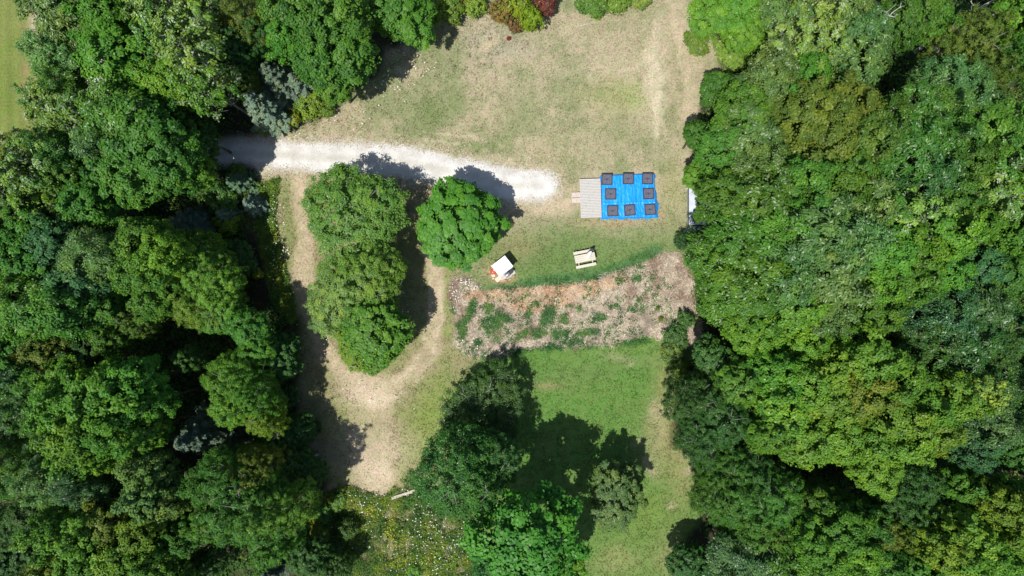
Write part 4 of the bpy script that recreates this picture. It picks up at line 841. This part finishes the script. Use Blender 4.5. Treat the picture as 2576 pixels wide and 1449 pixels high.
# red kettle grill
kx, ky = P(1850, 1017, .8); kg = empty('kettle_grill', (kx, ky, 0)); tag(kg, 'round red kettle grill half under the white roof', 'grill')
M_RED = plain('red_enamel', (.56, .055, .035), .3, .08, 3, .5); M_GR = plain('grey_steel', (.38, .39, .41), .4, .1, 4, .5, .6); M_BK = plain('black_iron', (.03, .03, .032), .5)
b = MB(); b.lathe((0, 0, .62), [(.03, -.20), (.14, -.18), (.22, -.1), (.26, 0), (.26, .03), (.24, .03), (.2, -.08), (.02, -.15)], 28); b.build('bowl', M_RED, kg, True)
b = MB(); b.lathe((0, -.015, .66), [(.26, 0), (.25, .06), (.20, .13), (.13, .165), (.125, .163)], 28); kl = b.build('lid', M_RED, kg, True)
b = MB(); b.lathe((.01, .05, .80), [(.155, 0), (.155, .03), (.14, .03), (.13, .01), (.02, .015)], 24); b.build('vent_cap', M_GR, kl, True)
for k in range(3):
    a = 2.1 * k + .5; b = MB(); b.tube([(.15 * math.cos(a), .15 * math.sin(a), .45), (.27 * math.cos(a), .27 * math.sin(a), .01)], [.013, .013], 6); b.build('leg', M_BK, kg)
# gas grill
gx, gy = P(1903.5, 1030, 1.0); gg = empty('gas_grill', (gx, gy, 0), ang - .05); tag(gg, 'small gas grill with domed grey lid at the white roof lower edge', 'grill')
b = MB(); n = 8; vs = []; fs = []
for i in range(n + 1):
    t = math.pi * i / n
    for sx, k in ((-.23, .8), (-.20, 1), (.20, 1), (.23, .8)): vs.append((sx, -.17 * math.cos(t) * k, .92 + .15 * math.sin(t) * k))
for i in range(n):
    for j in range(3): fs.append((i * 4 + j, i * 4 + j + 1, (i + 1) * 4 + j + 1, (i + 1) * 4 + j))
fs += [tuple(i * 4 for i in range(n + 1)), tuple(i * 4 + 3 for i in reversed(range(n + 1)))]
b.add(vs, fs); gl = b.build('lid', M_GR, gg, True)
b = MB(); b.box((0, 0, .85), (.46, .34, .13)); b.build('firebox', M_BK, gg)
b = MB(); b.tube([(-.16, -.22, .97), (.16, -.22, .97)], [.013, .013], 6); b.build('handle', M_BK, gl)
for sx in (-1, 1): b = MB(); b.box((sx * .37, 0, .90), (.22, .26, .025)); b.build('side_shelf', M_BK if sx > 0 else M_PV, gg)
for sx in (-1, 1):
    for sy in (-1, 1): b = MB(); b.box((sx * .21, sy * .14, .40), (.03, .03, .78)); b.build('leg', M_BK, gg)

# ------------------------------------------------------------------ metal-roofed shed under the trees, and a far white roof
def shed(p0, p1, h, label, slope, ribs=True):
    x0, y0 = P(*p0, h); x1, y1 = P(*p1, h); w, l = abs(x1 - x0), abs(y1 - y0); cx, cy = (x0 + x1) / 2, (y0 + y1) / 2
    r = empty('metal_shed', (cx, cy, 0)); tag(r, label, 'shed'); mr = plain('white_galvanised_sheet', (.52, .56, .62), .45, .12, 2, .5); mw = plain('shed_wall', (.42, .42, .40), .7)
    b = MB(); n = 16; vs = []
    k = int(l / .11) * 4
    for i in range(k + 1):
        yy = -l / 2 + l * i / k; zz = .018 if (i % 4) in (1, 2) else 0
        for sx in (-1, 1): vs.append((sx * w / 2, yy, h + zz + slope * sx))
    for i in range(k + 1):
        yy = -l / 2 + l * i / k
        for sx in (-1, 1): vs.append((sx * w / 2, yy, h - .03 + slope * sx))
    m = 2 * (k + 1); fs = [(2 * i, 2 * i + 1, 2 * i + 3, 2 * i + 2) for i in range(k)] + [(m + 2 * i + 2, m + 2 * i + 3, m + 2 * i + 1, m + 2 * i) for i in range(k)]
    for i in range(k): fs += [(2 * i, 2 * i + 2, m + 2 * i + 2, m + 2 * i), (2 * i + 3, 2 * i + 1, m + 2 * i + 1, m + 2 * i + 3)]
    b.add(vs, fs); rf = b.build('roof', mr, r)
    b = MB(); hw = h - .06 - abs(slope) * 1.1
    b.box((0, 0, hw / 2), (w - .5, l - .4, hw)); b.build('wall', mw, r)
    b = MB(); b.box((-w / 2 - .035, 0, h - slope - .05), (.06, l, .07)); b.build('gutter', M_BK, rf)
    return r
shed((2584, 699), (2672, 842), 1.7, 'low shed with white ribbed metal roof at the right wood edge beside the tarpaulin', .05)
shed((236, 404), (264, 436), 1.3, 'bright white roof glimpsed between pale tree crowns at the far left', .03)
b = MB(); b.box((0, 0, .45), (.12, .12, .9)); o = b.build('fence_post', M_WH); o.location = P(2580.5, 704, .9) + (0,); tag(o, 'short white post at the upper left corner of the metal roof', 'post', 'white posts at the right wood edge')
b = MB(); b.box((0, 0, .45), (.12, .12, .9)); o = b.build('fence_post', M_WH); o.location = P(2569.5, 639.5, .9) + (0,); tag(o, 'short white post beside the small silver-blue shrub above the metal roof', 'post', 'white posts at the right wood edge')

# ------------------------------------------------------------------ uncountable ground cover
def scatter(name, label, mask, bbox, n, per, cr, ht, L, Wd, cols, mt, seed, flat=.5, cat='weeds', z0=.02, stem=False):
    rng = np.random.default_rng(seed); x0, y0, x1, y1 = bbox
    ox = rng.uniform(x0, x1, n * 4); oy = rng.uniform(y0, y1, n * 4); pr = mask(ox, oy); k = rng.random(len(ox)) < pr; ox, oy = ox[k][:n], oy[k][:n]; n = len(ox)
    X, Y = (ox - 1288) * S, -(oy - 724.5) * S
    cols_a = np.array([c[1] for c in cols]); pw = np.array([c[0] for c in cols], float)
    patch = fbm(ox, oy, 30, 2, seed + 3)
    pick = np.clip(np.searchsorted(np.cumsum(pw / pw.sum()), np.clip(.5 + patch * .9 + rng.normal(0, .16, n), .001, .999)), 0, len(cols) - 1)
    hh = rng.uniform(.35, 1, n) * ht
    ci = np.repeat(np.arange(n), per); N = len(ci); t = rng.random(N) ** .7
    Pn = np.stack([X[ci] + rng.normal(0, cr, N), Y[ci] + rng.normal(0, cr, N), z0 + hh[ci] * t], 1)
    Nn = rng.standard_normal((N, 3)) * (1 - flat) + [0, 0, flat * 1.6]; Nn[:, 2] = np.abs(Nn[:, 2])
    V, F = cards(Pn, Nn, L * rng.uniform(.6, 1.4, N), Wd * rng.uniform(.6, 1.4, N), rng, fold=.1)
    c = cols_a[pick][ci] * rng.uniform(.6, 1.35, (N, 1)) * rng.uniform(.93, 1.07, (N, 3))
    o = link(name, npmesh(name, V, F, mt, fcol=np.clip(c, 0, .95))); tag(o, label, cat, kind='stuff'); return o
def inpoly(p, soft=4, amp=8, seed=90): return lambda x, y: sst(soft, -soft, sdpoly(x + amp * fbm(x, y, 22, 3, seed), y + amp * fbm(x, y, 22, 3, seed + 5), p))
# short grass tufts of the clearing, coloured like the turf under them
def grass():
    rng = np.random.default_rng(2); n = 90000
    ox = rng.uniform(600, 1800, n * 2); oy = rng.uniform(-10, 1460, n * 2)
    lw = sdpoly(ox, oy, LEFTWOOD); rw = sdpoly(ox, oy, RIGHTWOOD); dr = segdist(ox, oy, DRIVE)
    tr = np.minimum.reduce([segdist(ox, oy, p) - w for p, w in TRACKS])
    k = (lw > -5) & (rw > -5) & (dr > 40) & (rng.random(len(ox)) < np.where(tr < 0, .25, 1)) & (sdpoly(ox, oy, STRAW) > 0); k &= ~((ox > 1455) & (ox < 1655) & (oy > 430) & (oy < 550)) & (rng.random(len(ox)) < sst(-.5, .35, fbm(ox, oy, 12, 3, 15)))
    ox, oy = ox[k][:n], oy[k][:n]; n = len(ox); X, Y = (ox - 1288) * S, -(oy - 724.5) * S
    ci = np.repeat(np.arange(n), 2); N = len(ci); Pn = np.stack([X[ci] + rng.normal(0, .03, N), Y[ci] + rng.normal(0, .03, N), rng.uniform(.01, .045, N)], 1)
    V, F = cards(Pn, rng.standard_normal((N, 3)) * .6 + [0, 0, .7], .11 * rng.uniform(.5, 1.5, N), .035, rng)
    g = ground_col(X, Y)[ci]; a = rng.random((N, 1))
    c = g * np.where(a < .5, (.62, .75, .55), (1.15, 1.12, 1.05)) * rng.uniform(.75, 1.2, (N, 1))
    tag(link('grass', npmesh('grass', V, F, M_WEED, fcol=np.clip(c, 0, .9))), 'short tufty grass of the clearing', 'grass', kind='stuff')
grass()
GREENS = [(3, (.05, .15, .04)), (3, (.08, .20, .04)), (2, (.13, .24, .04)), (1, (.25, .26, .03))]
scatter('weedy_strip', 'yellow-green weeds and goldenrod along the left wood edge', inpoly(WEEDSTRIP), (630, 440, 760, 830), 2300, 14, .10, .5, .13, .06, [(3, (.10, .20, .035)), (3, (.17, .28, .04)), (1, (.30, .36, .03)), (2, (.10, .17, .04))], M_WEED, 11)
scatter('meadow_plants', 'tangled green and yellow meadow plants at the bottom centre', lambda x, y: inpoly(MEADOW)(x, y) * (segdist(x, y, [(984, 1254), (1052, 1230)]) > 7) * sst(-.55, .15, fbm(x, y, 34, 3, 7)), (770, 1200, 1220, 1470), 5200, 14, .11, .55, .14, .055, [(3, (.08, .17, .035)), (3, (.15, .24, .05)), (2, (.20, .34, .03)), (1, (.20, .18, .10)), (1, (.28, .34, .03))], M_WEED, 12)
def flowers(name, label, blobs, seed, size=.075, z=.45, col=(.85, .86, .80)):
    rng = np.random.default_rng(seed); ps = []
    for cx, cy, rx, ry, n in blobs: ps.append(np.stack([rng.normal(cx, rx, n), rng.normal(cy, ry, n)], 1))
    p = np.concatenate(ps); n = len(p); X, Y = (p[:, 0] - 1288) * S, -(p[:, 1] - 724.5) * S; zz = rng.uniform(.6, 1.25, n) * z; r = size * rng.uniform(.45, 1.1, n); a = np.arange(8) * 6.283 / 8
    ring = np.stack([np.cos(a), np.sin(a), 0 * a], 1)[None] * r[:, None, None] * (1 - .25 * (np.arange(8) % 2))[None, :, None]
    ring = ring + rng.normal(0, .01, ring.shape) + np.stack([X, Y, zz], 1)[:, None]; ctr = np.stack([X, Y, zz + .012], 1)[:, None]
    V = np.concatenate([ring, ctr], 1).reshape(-1, 3); f = np.array([(k, (k + 1) % 8, 8) for k in range(8)]); F = (f[None] + 9 * np.arange(n)[:, None, None]).reshape(-1, 3)
    tag(link(name, npmesh(name, V, F, tint_mat(name + '_petal', .2, .7), fcol=np.repeat(np.tile(col, (n, 1)) * rng.uniform(.8, 1.05, (n, 1)), 8, axis=0))), label, 'flowers', kind='stuff')
flowers('white_wildflowers', 'scattered small white flower heads over the meadow and along the grass margins',
    [(1090, 1300, 38, 34, 90), (1070, 1370, 35, 35, 60), (1110, 1240, 25, 14, 30), (1040, 1232, 30, 8, 34), (900, 1260, 40, 18, 60), (930, 1310, 30, 30, 50), (1140, 1360, 30, 40, 60), (850, 1330, 30, 40, 26), (1080, 1430, 50, 16, 60),
     (1170, 708, 12, 6, 26), (1195, 722, 10, 5, 22), (1142, 730, 5, 18, 20), (1150, 760, 5, 16, 8), (1012, 760, 14, 30, 26), (1000, 820, 12, 20, 10), (700, 640, 16, 60, 70), (690, 520, 16, 30, 24), (1690, 880, 12, 18, 60), (1705, 840, 12, 10, 20),
     (1020, 130, 30, 14, 26), (1010, 215, 26, 18, 26), (1060, 170, 22, 20, 16), (900, 1000, 50, 30, 10), (930, 890, 40, 30, 14), (960, 240, 30, 25, 12), (870, 300, 40, 14, 14), (860, 640, 60, 60, 10), (830, 850, 40, 30, 30), (1185, 860, 20, 8, 12), (770, 340, 30, 8, 6)], 5, .058, .5)
flowers('goldenrod_heads', 'yellow goldenrod heads among the meadow and strip weeds', [(985, 1330, 8, 26, 150), (800, 1330, 10, 25, 90), (940, 1275, 10, 10, 50), (705, 690, 8, 25, 90), (722, 770, 6, 18, 60), (820, 1260, 18, 12, 60), (1010, 1360, 14, 14, 50), (700, 600, 6, 12, 30), (790, 1370, 8, 20, 50), (1010, 1400, 20, 20, 40)], 6, .05, .55, (.50, .50, .04))
def strawmask(x, y): return sst(3, -5, sdpoly(x + 8 * fbm(x, y, 22, 3, 31), y + 8 * fbm(x, y, 22, 3, 41), STRAW))
scatter('cut_straw', 'matted pale cut straw and dead stalks covering the bed below the lawn', strawmask, (1120, 630, 1770, 905), 9500, 5, .16, .13, .60, .032,
        [(2, (.28, .20, .15)), (3, (.46, .38, .29)), (3, (.60, .52, .40)), (2, (.33, .27, .21))], M_STRAW, 13, .82, 'straw')
scatter('rusty_straw', 'orange-brown dead straw along the upper rim of the straw bed', lambda x, y: sst(22, 4, segdist(x + 8 * fbm(x, y, 20, 3, 37), y + 8 * fbm(x, y, 20, 3, 47), [(1190, 748), (1240, 745), (1330, 738), (1420, 733), (1480, 728), (1560, 700), (1400, 760), (1300, 770)])) * .8 * (sdpoly(x, y, STRAW) < -2), (1170, 680, 1600, 800), 1900, 5, .14, .15, .5, .03,
        [(2, (.46, .24, .13)), (3, (.60, .38, .22)), (2, (.66, .48, .30))], M_STRAW, 23, .82, 'straw')
WP = [(1235, 815, 34, 26, 20), (1225, 775, 16, 16, 0), (1262, 800, 30, 12, 10), (1180, 790, 12, 44, 25), (1162, 830, 12, 34, 0), (1332, 790, 6, 28, 5), (1344, 765, 10, 8, 0), (1376, 796, 18, 34, 20), (1352, 838, 22, 12, 0), (1410, 840, 22, 16, 0), (1420, 800, 12, 16, 0),
      (1508, 798, 20, 12, -10), (1475, 838, 34, 12, -15), (1440, 860, 34, 10, 0), (1306, 848, 10, 16, 20), (1248, 855, 12, 8, 0), (1320, 838, 7, 7, 0), (1592, 780, 14, 7, 0), (1560, 705, 14, 10, 0), (1478, 735, 8, 8, 0), (1600, 700, 14, 14, 0), (1545, 770, 18, 5, 0), (1430, 768, 14, 5, 0), (1205, 860, 8, 12, 0), (1280, 835, 10, 6, 0), (1390, 870, 26, 8, 0), (1300, 885, 40, 6, 0), (1600, 860, 40, 5, 0), (1225, 892, 20, 5, 0), (1455, 775, 8, 10, 0)]
def weedmask(x, y):
    wx = x + 7 * fbm(x, y, 16, 3, 33); wy = y + 7 * fbm(x, y, 16, 3, 43); m = 0
    for a in WP: m = np.maximum(m, blob(wx, wy, *a))
    return np.maximum(sst(.22, .75, m), .16 * (sdpoly(x, y, STRAW) < 6) * sst(-.15, .35, fbm(x, y, 40, 3, 66)))
scatter('straw_bed_weeds', 'patches of green weeds growing through the straw bed', weedmask, (1120, 640, 1770, 910), 6000, 11, .11, .28, .14, .055, [(3, (.055, .16, .05)), (4, (.08, .21, .055)), (2, (.13, .26, .06))], M_WEED, 14)
def lushmask(x, y): return sst(20, 3, segdist(x + 9 * fbm(x, y, 16, 3, 33), y + 9 * fbm(x, y, 20, 3, 43), [(1250, 730), (1330, 716), (1420, 708), (1490, 698), (1580, 665), (1640, 640)])) * .8 * sst(-.5, .35, fbm(x, y, 15, 3, 91)) + sst(12, 2, segdist(x, y + 7 * fbm(x, y, 16, 3, 43), [(1240, 905), (1300, 885), (1450, 870), (1560, 862), (1620, 850)])) * .8
scatter('lush_grass', 'long deep green grass fringing the straw bed', lushmask, (1200, 620, 1700, 930), 3000, 8, .07, .14, .14, .03, [(2, (.065, .18, .055)), (3, (.11, .23, .06))], M_WEED, 15, .4, 'grass')
def under(x, y): return np.clip(sst(0, -30, sdpoly(x, y, LEFTWOOD)) + sst(0, -30, sdpoly(x, y, RIGHTWOOD)), 0, 1) * sst(-.6, .4, fbm(x, y, 50, 3, 17)) * (segdist(x, y, DRIVE) > 38)
scatter('undergrowth', 'dim leafy undergrowth on the floor of both woods', under, (-40, -40, 2620, 1490), 20000, 9, .24, 1.6, .26, .14, [(3, (.05, .12, .025)), (3, (.07, .16, .03)), (1, (.12, .19, .03))], M_WEED, 16, .6, 'undergrowth')
scatter('wood_edge_weeds', 'rough weeds and tall grass along both wood edges', lambda x, y: np.clip(sst(26, 4, np.abs(sdpoly(x, y, LEFTWOOD))) + sst(16, 3, np.abs(sdpoly(x, y, RIGHTWOOD))), 0, 1) * .6 * (segdist(x, y, DRIVE) > 48) * (x > 480) * sst(-.5, .3, fbm(x, y, 30, 3, 27)), (480, -20, 1840, 1470), 5200, 9, .10, .35, .13, .05, [(3, (.07, .13, .035)), (3, (.13, .19, .045)), (2, (.20, .19, .08))], M_WEED, 18)
scatter('field_weeds', 'sparse low weeds in the dry upper field margin', lambda x, y: blob(x, y, 1150, 110, 150, 60, 0) * .5 * sst(-.1, .5, fbm(x, y, 14, 3, 29)), (950, 20, 1400, 260), 1500, 6, .07, .12, .10, .04, [(3, (.10, .14, .05)), (2, (.17, .18, .08))], M_WEED, 19)
